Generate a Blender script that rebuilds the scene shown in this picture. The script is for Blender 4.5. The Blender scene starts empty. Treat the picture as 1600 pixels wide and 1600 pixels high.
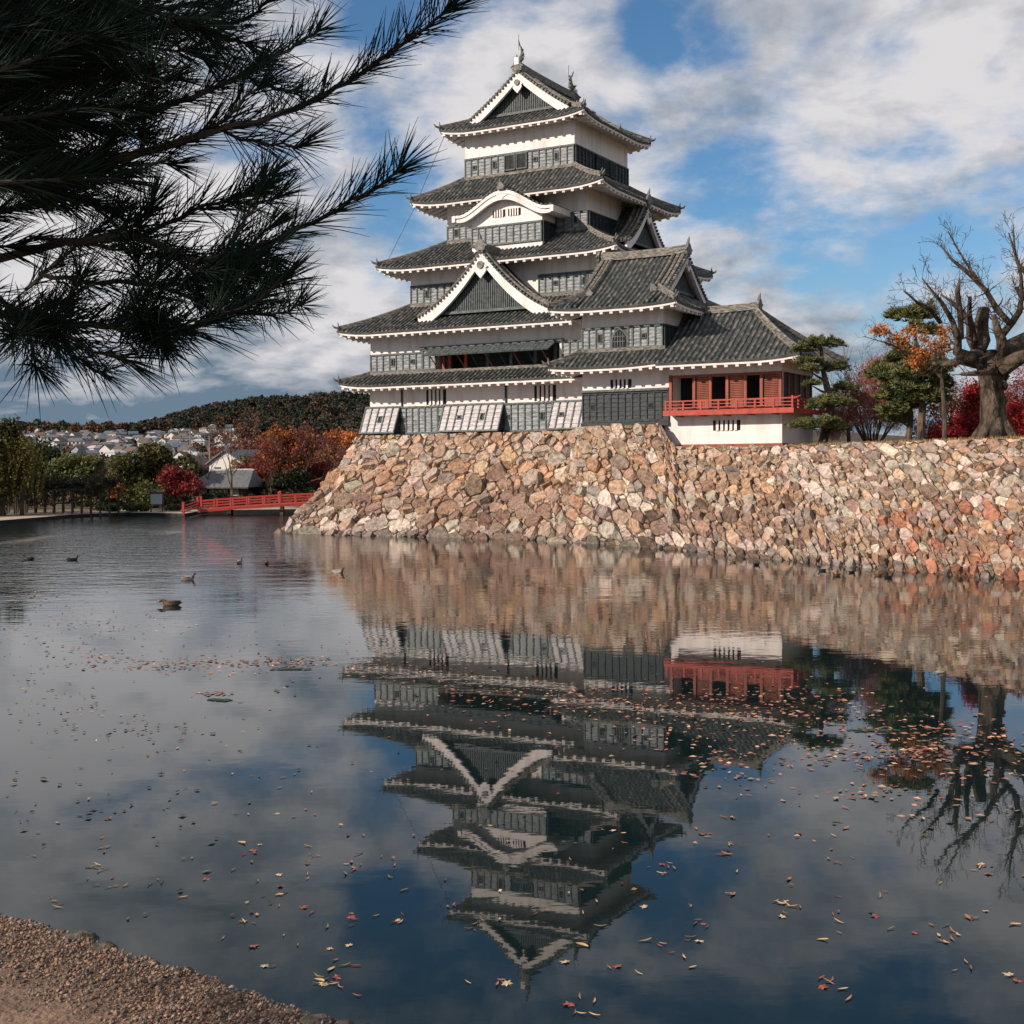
import bpy, math, random
import numpy as np
from mathutils import Vector, Matrix
R = math.radians
random.seed(7)
rng = np.random.default_rng(11)
scene = bpy.context.scene
COL = scene.collection

# ------------------------------------------------------------------ camera
F_PX, Y_H, ROLL, EYE = 2000.0, 725.0, 0.45, 3.9
WATER = -0.3
pitch = math.atan((800 - Y_H) / F_PX)
_f = np.array([0, math.cos(pitch), -math.sin(pitch)])
_r = np.array([1.0, 0, 0]); _u = np.cross(_r, _f)
CR = math.cos(R(ROLL)) * _r - math.sin(R(ROLL)) * _u
CU = np.cross(CR, _f); CF = _f
CO = np.array([0, 0, EYE])
cam_data = bpy.data.cameras.new('camera')
cam_data.sensor_width = 36.0
cam_data.lens = F_PX / 1600 * 36.0
cam_data.clip_start = 0.05
cam_data.clip_end = 20000
cam = bpy.data.objects.new('camera', cam_data)
COL.objects.link(cam)
m = Matrix.Identity(4)
for i in range(3):
    m[i][0] = CR[i]; m[i][1] = CU[i]; m[i][2] = -CF[i]; m[i][3] = CO[i]
cam.matrix_world = m
scene.camera = cam

def ray(x, y):
    return CF + CR * (x - 800) / F_PX + CU * (800 - y) / F_PX
def at(x, y, d):                      # the world point at depth d seen along a direction
    return CO + ray(x, y) * d
def on_z(x, y, z):
    r = ray(x, y); return CO + r * ((z - CO[2]) / r[2])

# ------------------------------------------------------------------ sun, sky, exposure
SUN_AZ, SUN_EL = R(242), R(27.5)        # azimuth clockwise from +Y
to_sun = Vector((math.sin(SUN_AZ) * math.cos(SUN_EL), math.cos(SUN_AZ) * math.cos(SUN_EL), math.sin(SUN_EL)))
sd = bpy.data.lights.new('sun', 'SUN'); sd.energy = 5.0; sd.angle = R(0.5); sd.color = (1.0, 0.855, 0.735)
sun = bpy.data.objects.new('sun', sd); COL.objects.link(sun)
sun.rotation_euler = (-to_sun).to_track_quat('-Z', 'Y').to_euler()
sun.location = (-30, -20, 60)

world = bpy.data.worlds.new('World'); scene.world = world; world.use_nodes = True
wt = world.node_tree; wt.nodes.clear()
def wn(t, **k):
    n = wt.nodes.new(t)
    for a, b in k.items(): setattr(n, a, b)
    return n
def wl(a, b): wt.links.new(a, b)
def wmath(op, a, b=None, clamp=False):
    n = wn('ShaderNodeMath', operation=op, use_clamp=clamp)
    for i, v in enumerate((a, b)):
        if v is None: continue
        if isinstance(v, (int, float)): n.inputs[i].default_value = v
        else: wl(v, n.inputs[i])
    return n.outputs[0]
def wrange(v, a, b, c, d, smooth=True):
    n = wn('ShaderNodeMapRange', interpolation_type='SMOOTHSTEP' if smooth else 'LINEAR')
    wl(v, n.inputs[0])
    for i, q in enumerate((a, b, c, d)): n.inputs[i + 1].default_value = q
    return n.outputs[0]
def wmix(fac, a, b):
    n = wn('ShaderNodeMix', data_type='RGBA')
    if isinstance(fac, float): n.inputs[0].default_value = fac
    else: wl(fac, n.inputs[0])
    for s, v in ((6, a), (7, b)):
        if isinstance(v, tuple): n.inputs[s].default_value = (*v, 1)
        else: wl(v, n.inputs[s])
    return n.outputs[2]
w_out = wn('ShaderNodeOutputWorld'); w_bg = wn('ShaderNodeBackground'); w_bg.inputs[1].default_value = 0.10
sky = wn('ShaderNodeTexSky', sky_type='NISHITA', sun_disc=False, sun_elevation=SUN_EL, sun_rotation=SUN_AZ, altitude=600, air_density=1.0, dust_density=0.3, ozone_density=2.0)
tc = wn('ShaderNodeTexCoord'); dirv = tc.outputs['Generated']
sep = wn('ShaderNodeSeparateXYZ'); wl(dirv, sep.inputs[0])
zc = wmath('MAXIMUM', sep.outputs[2], 0.0)
den = wmath('ADD', zc, 0.30)
cmb = wn('ShaderNodeCombineXYZ')
wl(wmath('DIVIDE', sep.outputs[0], den), cmb.inputs[0]); wl(wmath('DIVIDE', sep.outputs[1], den), cmb.inputs[1])
# where the sky of this day is more open or more closed, and where its clouds are thick
SKY_BLOBS = [(1130, 420, 190, -0.17), (1420, 420, 230, -0.16), (1540, 215, 130, -0.10), (1040, 10, 90, -0.20), (1130, 90, 60, -0.12), (575, 190, 70, -0.10), (450, 120, 230, 0.10), (1360, 310, 150, -0.10),
             (620, 310, 90, -0.12), (590, 30, 70, -0.06), (460, 420, 60, -0.12), (200, 600, 420, 0.30), (900, 230, 220, 0.14), (1250, 170, 250, 0.10), (780, 90, 160, 0.12), (470, 500, 160, 0.14), (1450, 90, 200, 0.06), (1300, 540, 260, 0.09), (1300, 400, 160, 0.05), (900, -330, 620, -0.20)]
SHADE_BLOBS = [(840, 200, 260, 0.16), (1350, 120, 330, 0.16), (470, 500, 150, 0.40), (1580, 200, 110, 0.26), (640, 420, 130, 0.20), (200, 660, 400, -0.45), (300, 560, 200, 0.14), (1100, 150, 130, -0.16), (1330, 30, 150, -0.2), (120, 350, 300, 0.55), (1200, 200, 500, 0.10), (700, 120, 300, 0.12)]
def cloud_noise(off, scale, detail, rough, dist=0.0):
    mp = wn('ShaderNodeMapping'); wl(cmb.outputs[0], mp.inputs[0]); mp.inputs[1].default_value = off
    n = wn('ShaderNodeTexNoise'); n.inputs['Scale'].default_value = scale; n.inputs['Detail'].default_value = detail
    n.inputs['Roughness'].default_value = rough; n.inputs['Distortion'].default_value = dist
    wl(mp.outputs[0], n.inputs['Vector']); return n.outputs[0]
n_big = cloud_noise((3.1, 7.7, 0), 3.0, 9, 0.57, 0.25)
n_shade = cloud_noise((3.1 + 0.05, 7.7 + 0.035, 0), 3.0, 5, 0.55, 0.25)
n_fine = cloud_noise((11.0, 2.0, 4.0), 7.0, 9, 0.62, 0.3)
def blob(px, py, rad_px, w):          # a wider or thinner stretch of cloud in one direction
    d = ray(px, py); d = d / np.linalg.norm(d)
    n = wn('ShaderNodeVectorMath', operation='DOT_PRODUCT'); wl(dirv, n.inputs[0]); n.inputs[1].default_value = tuple(d)
    return wrange(n.outputs['Value'], math.cos(rad_px / F_PX), 1.0, 0.0, w)
cov = wmath('ADD', wmath('MULTIPLY', wmath('SUBTRACT', n_big, 0.5), 1.25), 0.585)
for b in SKY_BLOBS:
    cov = wmath('ADD', cov, blob(*b))
cov = wmath('ADD', cov, wmath('MULTIPLY', wmath('SUBTRACT', n_fine, 0.5), 0.46))
mask = wrange(cov, 0.34, 0.66, 0.0, 1.0)
veil = wrange(sep.outputs[2], 0.0, 0.20, 0.85, 0.0)          # paler air towards the horizon
lit = wmath('SUBTRACT', n_shade, n_big)
lit = wmath('ADD', wmath('MULTIPLY', lit, 3.0), wmath('MULTIPLY', wmath('SUBTRACT', n_fine, 0.5), 1.5))
low = wrange(sep.outputs[2], 0.0, 0.17, -0.30, 0.16)      # far cloud decks are seen from below: greyer
lit = wmath('ADD', lit, low)
for b in SHADE_BLOBS:
    lit = wmath('ADD', lit, blob(*b))
lit = wrange(lit, -0.50, 0.50, 0.0, 1.0, False)
cloud_col = wmix(lit, (1.35, 1.95, 2.65), (6.6, 6.4, 6.55))
sky_t = wn('ShaderNodeMix', data_type='RGBA', blend_type='MULTIPLY'); sky_t.inputs[0].default_value = 1.0
wl(sky.outputs[0], sky_t.inputs[6]); sky_t.inputs[7].default_value = (0.56, 0.81, 0.96, 1)
wl(wmix(mask, wmix(veil, sky_t.outputs[2], (3.1, 4.15, 5.3)), cloud_col), w_bg.inputs[0]); wl(w_bg.outputs[0], w_out.inputs[0])

scene.view_settings.view_transform = 'Standard'; scene.view_settings.look = 'None'
scene.view_settings.gamma = 1.0; scene.view_settings.use_curve_mapping = False
scene.view_settings.exposure = 0.15
scene.render.engine = 'CYCLES'
scene.cycles.max_bounces = 5; scene.cycles.diffuse_bounces = 2; scene.cycles.glossy_bounces = 3
scene.cycles.use_denoising = True

# ------------------------------------------------------------------ materials
def mat(name, c1, c2=None, rough=0.7, scale=3.0, bump=0.0, bscale=20.0, stretch=(1, 1, 1), attr=None, spec=0.4, contrast=(0.35, 0.65), detail=5, bdist=0.05):
    M = bpy.data.materials.new(name); M.use_nodes = True
    t = M.node_tree; b = t.nodes['Principled BSDF']
    b.inputs['Roughness'].default_value = rough
    b.inputs['Specular IOR Level'].default_value = spec
    g = t.nodes.new('ShaderNodeNewGeometry'); mp = t.nodes.new('ShaderNodeMapping'); mp.inputs[3].default_value = stretch
    t.links.new(g.outputs['Position'], mp.inputs[0])
    col = None
    if attr:
        a = t.nodes.new('ShaderNodeAttribute'); a.attribute_name = attr; col = a.outputs[0]
    if c2 is not None:
        n = t.nodes.new('ShaderNodeTexNoise'); n.inputs['Scale'].default_value = scale; n.inputs['Detail'].default_value = detail
        t.links.new(mp.outputs[0], n.inputs['Vector'])
        r = t.nodes.new('ShaderNodeMapRange'); r.inputs[1].default_value, r.inputs[2].default_value = contrast
        t.links.new(n.outputs[0], r.inputs[0])
        mx = t.nodes.new('ShaderNodeMix'); mx.data_type = 'RGBA'
        t.links.new(r.outputs[0], mx.inputs[0]); mx.inputs[6].default_value = (*c1, 1); mx.inputs[7].default_value = (*c2, 1)
        if col is not None:
            mm = t.nodes.new('ShaderNodeMix'); mm.data_type = 'RGBA'; mm.blend_type = 'MULTIPLY'; mm.inputs[0].default_value = 1
            t.links.new(col, mm.inputs[6]); t.links.new(mx.outputs[2], mm.inputs[7]); col = mm.outputs[2]
        else: col = mx.outputs[2]
    if col is not None: t.links.new(col, b.inputs['Base Color'])
    else: b.inputs['Base Color'].default_value = (*c1, 1)
    if bump:
        n2 = t.nodes.new('ShaderNodeTexNoise'); n2.inputs['Scale'].default_value = bscale; n2.inputs['Detail'].default_value = 5
        t.links.new(mp.outputs[0], n2.inputs['Vector'])
        bp = t.nodes.new('ShaderNodeBump'); bp.inputs['Strength'].default_value = bump; bp.inputs['Distance'].default_value = bdist
        t.links.new(n2.outputs[0], bp.inputs['Height']); t.links.new(bp.outputs[0], b.inputs['Normal'])
    return M
def leaf_mat(name, trans=0.25, rough=0.6):
    M = bpy.data.materials.new(name); M.use_nodes = True
    t = M.node_tree; b = t.nodes['Principled BSDF']; b.inputs['Roughness'].default_value = rough; b.inputs['Specular IOR Level'].default_value = 0.25
    a = t.nodes.new('ShaderNodeAttribute'); a.attribute_name = 'col'; t.links.new(a.outputs[0], b.inputs['Base Color'])
    if trans:
        tr = t.nodes.new('ShaderNodeBsdfTranslucent'); t.links.new(a.outputs[0], tr.inputs[0])
        mx = t.nodes.new('ShaderNodeMixShader'); mx.inputs[0].default_value = trans
        t.links.new(b.outputs[0], mx.inputs[1]); t.links.new(tr.outputs[0], mx.inputs[2])
        t.links.new(mx.outputs[0], t.nodes['Material Output'].inputs[0])
    return M
M_WHITE = mat('white_plaster', (0.81, 0.745, 0.715), (0.49, 0.435, 0.39), 0.85, 1.5, 0.18, 9, contrast=(0.47, 0.86), stretch=(1.3, 1.3, 0.28), detail=8)
M_BOARD = mat('weathered_board', (0.055, 0.072, 0.078), (0.32, 0.345, 0.35), 0.55, 2.2, 0.35, 14, stretch=(1, 1, 6), contrast=(0.32, 0.68), bdist=0.03)
M_BOARD_SUNLIT = mat('sunlit_board', (0.27, 0.265, 0.27), (0.58, 0.55, 0.55), 0.5, 2.2, 0.35, 14, stretch=(1, 1, 6), contrast=(0.30, 0.66), bdist=0.03)  # lit copy of the boards: sun on the tilted chutes put into colour
M_BOARD_DARK = mat('black_and_shaded_board', (0.016, 0.023, 0.027), (0.062, 0.073, 0.078), 0.55, 2.2, 0.35, 14, stretch=(1, 1, 6), spec=0.25, contrast=(0.42, 0.75), bdist=0.03)  # black boards; on right-hand walls the dark colour paints in their shade
M_BATTEN = mat('grey_batten', (0.035, 0.048, 0.050), (0.12, 0.14, 0.14), 0.6, 5, contrast=(0.3, 0.7))
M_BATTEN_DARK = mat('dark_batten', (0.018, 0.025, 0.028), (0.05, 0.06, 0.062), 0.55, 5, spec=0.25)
M_DARK = mat('opening_shade', (0.012, 0.013, 0.014), None, 0.9)  # near-black sheets painting in the unlit depth of openings
M_PAN = mat('pan_tile', (0.014, 0.019, 0.020), (0.055, 0.057, 0.052), 0.7, 2.5, 0.3, 10)  # same tile, darkened to put the shade between cover rows into colour
M_TILE = mat('round_tile', (0.034, 0.043, 0.043), (0.29, 0.255, 0.21), 0.6, 3.0, 0.45, 16, contrast=(0.46, 0.80), detail=7)
M_RIDGE = mat('ridge_tile', (0.055, 0.06, 0.058), (0.32, 0.28, 0.23), 0.7, 4.0, 0.6, 14, contrast=(0.36, 0.70), stretch=(1, 1, 3))
M_ORN = mat('ornament_tile', (0.07, 0.078, 0.076), (0.22, 0.21, 0.19), 0.6, 6, 0.3, 20)
M_RED = mat('vermilion_paint', (0.42, 0.058, 0.032), (0.30, 0.035, 0.022), 0.5, 4, 0.1, 20)
M_REDWOOD = mat('red_stained_wood', (0.30, 0.078, 0.036), (0.19, 0.045, 0.022), 0.55, 3, 0.2, 20, stretch=(1, 1, 0.3))
M_BRIDGE = mat('bridge_red_paint', (0.52, 0.060, 0.045), (0.40, 0.045, 0.035), 0.5, 3)
M_STONE = mat('wall_stone', (0.55, 0.53, 0.51), (1.25, 1.22, 1.18), 0.9, 4.5, 1.0, 9, attr='col', contrast=(0.32, 0.66), detail=10, spec=0.2, bdist=0.08)
M_MORTAR = mat('wall_core_earth', (0.055, 0.045, 0.036), (0.12, 0.095, 0.07), 0.95, 3)
M_BARK = mat('bark', (0.026, 0.020, 0.015), (0.155, 0.108, 0.072), 0.9, 4.5, 1.0, 9, stretch=(1, 1, 0.35), contrast=(.36,.66), detail=8, bdist=.12)
M_BARK_DARK = mat('dark_bark', (0.026, 0.021, 0.017), (0.095, 0.072, 0.052), 0.9, 5, 0.8, 12, stretch=(1, 1, 0.4))
M_LEAF = leaf_mat('leaf', 0.25)
M_NEEDLE = leaf_mat('needle', 0.0, 0.55)
M_NEEDLE_NEAR = leaf_mat('near_needle', 0.0, 0.8)
M_NEEDLE_NEAR.node_tree.nodes['Principled BSDF'].inputs['Specular IOR Level'].default_value = 0.08
M_FAR = leaf_mat('far_foliage', 0.0, 0.8)
M_FLOAT = leaf_mat('floating_leaf', 0.0, 0.5)
M_CONC = mat('concrete', (0.20, 0.19, 0.175), (0.30, 0.28, 0.25), 0.9, 2)
M_GLASS = mat('dark_glass', (0.03, 0.035, 0.04), None, 0.12, spec=0.6)
M_STEEL = mat('grey_metal', (0.10, 0.105, 0.11), None, 0.5)

# ------------------------------------------------------------------ mesh helpers
def link(name, me, parent=None, loc=None):
    o = bpy.data.objects.new(name, me); COL.objects.link(o)
    if parent is not None: o.parent = parent
    if loc is not None: o.location = loc
    return o
def tag(o, label=None, cat=None, group=None, kind=None):
    for k, v in (('label', label), ('category', cat), ('group', group), ('kind', kind)):
        if v: o[k] = v
    return o
def empty(name, loc, rz=0, label=None, cat=None, group=None):
    o = bpy.data.objects.new(name, None); COL.objects.link(o)
    o.location = loc; o.rotation_euler = (0, 0, rz); o.empty_display_size = 0.2
    return tag(o, label, cat, group)
def mesh_np(name, V, Fq, m, col=None, smooth=False):
    V = np.asarray(V, np.float32); Fq = np.asarray(Fq, np.int32)
    me = bpy.data.meshes.new(name); nf, k = Fq.shape
    me.vertices.add(len(V)); me.vertices.foreach_set('co', V.ravel())
    me.loops.add(nf * k); me.loops.foreach_set('vertex_index', Fq.ravel())
    me.polygons.add(nf); me.polygons.foreach_set('loop_start', np.arange(0, nf * k, k, dtype=np.int32))
    me.polygons.foreach_set('loop_total', np.full(nf, k, np.int32))
    if smooth: me.polygons.foreach_set('use_smooth', np.ones(nf, bool))
    me.update(calc_edges=True)
    if col is not None:                   # one colour for each face
        a = me.color_attributes.new('col', 'FLOAT_COLOR', 'CORNER')
        c = np.concatenate([np.asarray(col, np.float32), np.ones((nf, 1), np.float32)], 1)
        a.data.foreach_set('color', np.repeat(c, k, 0).ravel())
    me.materials.append(m); return me
class MB:
    def __init__(s): s.v = []; s.f = []; s.c = []
    def add(s, vs, fs, c=None):
        n = len(s.v); s.v.extend(tuple(map(float, q)) for q in vs); s.f.extend(tuple(i + n for i in f) for f in fs)
        if c is not None: s.c.extend([c] * len(fs))
    def box(s, x0, x1, y0, y1, z0, z1, c=None):
        s.add([(x0, y0, z0), (x1, y0, z0), (x1, y1, z0), (x0, y1, z0), (x0, y0, z1), (x1, y0, z1), (x1, y1, z1), (x0, y1, z1)],
              [(0, 3, 2, 1), (4, 5, 6, 7), (0, 1, 5, 4), (1, 2, 6, 5), (2, 3, 7, 6), (3, 0, 4, 7)], c)
    def beam(s, a, b, w, h, up=(0, 0, 1), c=None):          # rectangular bar from a to b
        a = np.array(a, float); b = np.array(b, float); d = b - a; L = np.linalg.norm(d)
        if L < 1e-6: return
        d /= L; up = np.array(up, float); r = np.cross(d, up)
        if np.linalg.norm(r) < 1e-6: r = np.array([1.0, 0, 0])
        r /= np.linalg.norm(r); u = np.cross(r, d)
        vs = [p + r * sx * w / 2 + u * sz * h / 2 for p in (a, b) for sx, sz in ((-1, -1), (1, -1), (1, 1), (-1, 1))]
        s.add(vs, [(0, 1, 2, 3), (7, 6, 5, 4), (0, 4, 5, 1), (1, 5, 6, 2), (2, 6, 7, 3), (3, 7, 4, 0)], c)
    def strip(s, A, B, c=None):                             # quads between two polylines
        n = len(A); s.add(list(A) + list(B), [(i, i + 1, n + i + 1, n + i) for i in range(n - 1)], c)
    def grid(s, rows, c=None):
        m_ = len(rows[0]); s.add([p for r_ in rows for p in r_], [(j * m_ + i, j * m_ + i + 1, (j + 1) * m_ + i + 1, (j + 1) * m_ + i) for j in range(len(rows) - 1) for i in range(m_ - 1)], c)
    def tube(s, pts, rad, n=6, cap=True, c=None):
        pts = [np.array(p, float) for p in pts]
        if not hasattr(rad, '__len__'): rad = [rad] * len(pts)
        ref = np.array([0.31, 0.17, 0.93]); rows = []
        for i, p in enumerate(pts):
            d = pts[min(i + 1, len(pts) - 1)] - pts[max(i - 1, 0)]; L = np.linalg.norm(d); d = d / L if L > 1e-9 else np.array([0, 0, 1.0])
            a = np.cross(d, ref); la = np.linalg.norm(a)
            a = np.array([1.0, 0, 0]) if la < 1e-3 else a / la
            b = np.cross(d, a)
            rows.append([p + (a * math.cos(2 * math.pi * k / n) + b * math.sin(2 * math.pi * k / n)) * rad[i] for k in range(n)])
        vs = [q for r_ in rows for q in r_]
        fs = [(j * n + k, j * n + (k + 1) % n, (j + 1) * n + (k + 1) % n, (j + 1) * n + k) for j in range(len(rows) - 1) for k in range(n)]
        if cap: fs += [tuple(range(n))[::-1], tuple((len(rows) - 1) * n + k for k in range(n))]
        s.add(vs, fs, c)
    def half(s, pts, lat, r, n=4, c=None):                  # a round cover tile line: half tube over pts
        lat = np.array(lat, float); rows = []
        for p in pts:
            p = np.array(p, float)
            rows.append([p + lat * r * math.cos(math.pi * k / n) + np.array([0, 0, r * 1.05 * math.sin(math.pi * k / n)]) for k in range(n + 1)])
        s.grid(rows, c); m_ = n + 1
        s.add(rows[0], [tuple(range(m_))], c)
    def prism(s, poly, off, c=None):                        # polygon (3D points) extruded by the vector off
        n = len(poly); off = np.array(off, float); P2 = [np.array(p, float) + off for p in poly]
        s.add(list(poly) + P2, [tuple(range(n))[::-1], tuple(range(n, 2 * n))] + [(i, (i + 1) % n, n + (i + 1) % n, n + i) for i in range(n)], c)
    def mesh(s, name, m, smooth=False):
        me = bpy.data.meshes.new(name); me.from_pydata(s.v, [], s.f); me.materials.append(m)
        if smooth: me.polygons.foreach_set('use_smooth', np.ones(len(me.polygons), bool))
        if s.c:
            a = me.color_attributes.new('col', 'FLOAT_COLOR', 'CORNER'); buf = []
            for p, c in zip(me.polygons, s.c): buf += [c[0], c[1], c[2], 1.0] * p.loop_total
            a.data.foreach_set('color', buf)
        me.update(); return me
    def build(s, name, m, parent=None, loc=None, smooth=False):
        return link(name, s.mesh(name, m, smooth), parent, loc)
def lerp(a, b, t): return a + (b - a) * t

# ------------------------------------------------------------------ castle frame (x along the front, y into the depth, z up)
TH = R(29.5)
UC, VC = -40.64, 77.1
AX_U = np.array([math.cos(TH), -math.sin(TH), 0]); AX_V = np.array([math.sin(TH), math.cos(TH), 0])
def castle(x, y, z=0.0):
    return AX_U * (UC + x) + AX_V * (VC + y) + np.array([0, 0, z])
def to_castle(p):
    return np.array([p @ AX_U - UC, p @ AX_V - VC, p[2]])
class Root:
    def __init__(s, name, loc, label, cat):
        s.loc = Vector(loc); s.o = empty(name, tuple(castle(*loc)), -TH, label, cat)
    def part(s, name, mb, m, smooth=False, kind=None, label=None):
        o = mb.build(name, m, s.o, -s.loc, smooth) if isinstance(mb, MB) else link(name, mb, s.o, -s.loc)
        return tag(o, label, kind=kind)
def sub(p, name, mb, m, smooth=False, kind=None):
    o = mb.build(name, m, p, None, smooth); return tag(o, kind=kind)

def prof(t, k=0.25): return (1 - k) * t + k * t * t
ROW_STEP = 0.315
def put_rows(roof, rows, single):
    """rows: list of (points, lateral). single -> one object for each tile line, else one joined piece."""
    if single:
        for pts, lat in rows:
            mb = MB(); mb.half(pts, lat, 0.088); sub(roof, 'tile_row', mb, M_TILE, True)
    else:
        mb = MB()
        for pts, lat in rows: mb.half(pts, lat, 0.088, 3)
        if mb.v: sub(roof, 'side_tile_rows', mb, M_TILE, True, 'stuff')
def ridge_bar(mb, pts, w, h):
    """ridge of stacked tiles: stepped bar with a round top line"""
    P = [np.array(p, float) for p in pts]
    for lo, hi, ww in ((-0.05, h * 0.45, w), (h * 0.45, h * 0.8, w * 0.78)):
        A, B, C_, D_ = [], [], [], []
        for i, p in enumerate(P):
            d = P[min(i + 1, len(P) - 1)] - P[max(i - 1, 0)]; d[2] = 0; d /= np.linalg.norm(d)
            r_ = np.array([d[1], -d[0], 0])
            A.append(p - r_ * ww / 2 + (0, 0, lo)); B.append(p - r_ * ww / 2 + (0, 0, hi)); C_.append(p + r_ * ww / 2 + (0, 0, hi)); D_.append(p + r_ * ww / 2 + (0, 0, lo))
        mb.strip(A, B); mb.strip(B, C_); mb.strip(C_, D_)
        for k in (0, -1): mb.add([A[k], B[k], C_[k], D_[k]], [(0, 1, 2, 3)])
    mb.tube([p + np.array([0, 0, h * 0.8]) for p in P], w * 0.30, 6)
def demon_tile(mb, p, d, s=1.0):
    """end tile of a ridge facing along d: shield, curls, horn"""
    p = np.array(p, float); d = np.array(d, float); d /= np.linalg.norm(d); r_ = np.array([d[1], -d[0], 0])
    sh = [(-.26, -.12), (-.32, .10), (-.22, .30), (-.12, .40), (0, .46), (.12, .40), (.22, .30), (.32, .10), (.26, -.12)]
    mb.prism([p + r_ * a * s + np.array([0, 0, b * s]) for a, b in sh], d * 0.13 * s)
    for q in (-1, 1):
        c = p + d * .1 * s + r_ * .27 * q * s + np.array([0, 0, .06 * s])
        mb.tube([c + r_ * .10 * s * math.cos(a) * q + np.array([0, 0, .10 * s * math.sin(a)]) for a in np.linspace(0, 5.2, 9)], [.05 * s] * 8 + [.02 * s], 5)
    mb.tube([p + d * (.02 + .1 * t) * s + np.array([0, 0, (.42 + .34 * t) * s]) for t in (0, .5, 1)], [.09 * s, .07 * s, .02 * s], 5)

def eaves(roof, faces, drop=0.0):
    """faces: list of dict(E=[eave points], n=outward unit, W=[matching wall points]). Builds tile lip, white fascia, soffit and rafter ends."""
    lip, white, raf = MB(), MB(), MB()
    for f in faces:
        n = np.array(f['n'], float); E = [np.array(p, float) for p in f['E']]; W = [np.array(p, float) for p in f['W']]
        dz = lambda P, z, o: [p - n * o + np.array([0, 0, z]) for p in P]
        lip.strip(dz(E, 0.02, 0), dz(E, -0.09, 0.0)); lip.strip(dz(E, -0.09, 0.0), dz(E, -0.09, 0.12))
        white.strip(dz(E, -0.09, 0.07), dz(E, -0.23, 0.07)); white.strip(dz(E, -0.23, 0.07), dz(E, -0.23, 0.17))
        white.strip(dz(E, -0.23, 0.17), W)
        L = sum(np.linalg.norm(b - a) for a, b in zip(E, E[1:])); k = max(2, int(L / 0.62))
        cum = np.concatenate([[0], np.cumsum([np.linalg.norm(b - a) for a, b in zip(E, E[1:])])])
        E_, W_ = np.array(E), np.array(W)
        for i in range(k + 1):
            t = 0.30 + (cum[-1] - 0.60) * i / k
            e = np.array([np.interp(t, cum, E_[:, j]) for j in range(3)]) - n * 0.10 + np.array([0, 0, -0.285])
            w = np.array([np.interp(t, cum, W_[:, j]) for j in range(3)])
            full = (e - w) @ n; dist = min(full, max(0.12, min(t, cum[-1] - t) - 0.15)) if not f.get('open') else full
            q = e - n * dist; q[2] = lerp(e[2], w[2] - 0.06, dist / full)      # straight in, square to the eave
            raf.beam(e, q, 0.19, 0.15)
    sub(roof, 'eave_lip', lip, M_PAN); sub(roof, 'eave_plaster', white, M_WHITE); sub(roof, 'rafter_ends', raf, M_WHITE, False, 'stuff')

def ring_pts(a0, a1, n):
    return [lerp(a0, a1, t) for t in (1 - np.cos(np.linspace(0, math.pi, n))) / 2]

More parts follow.
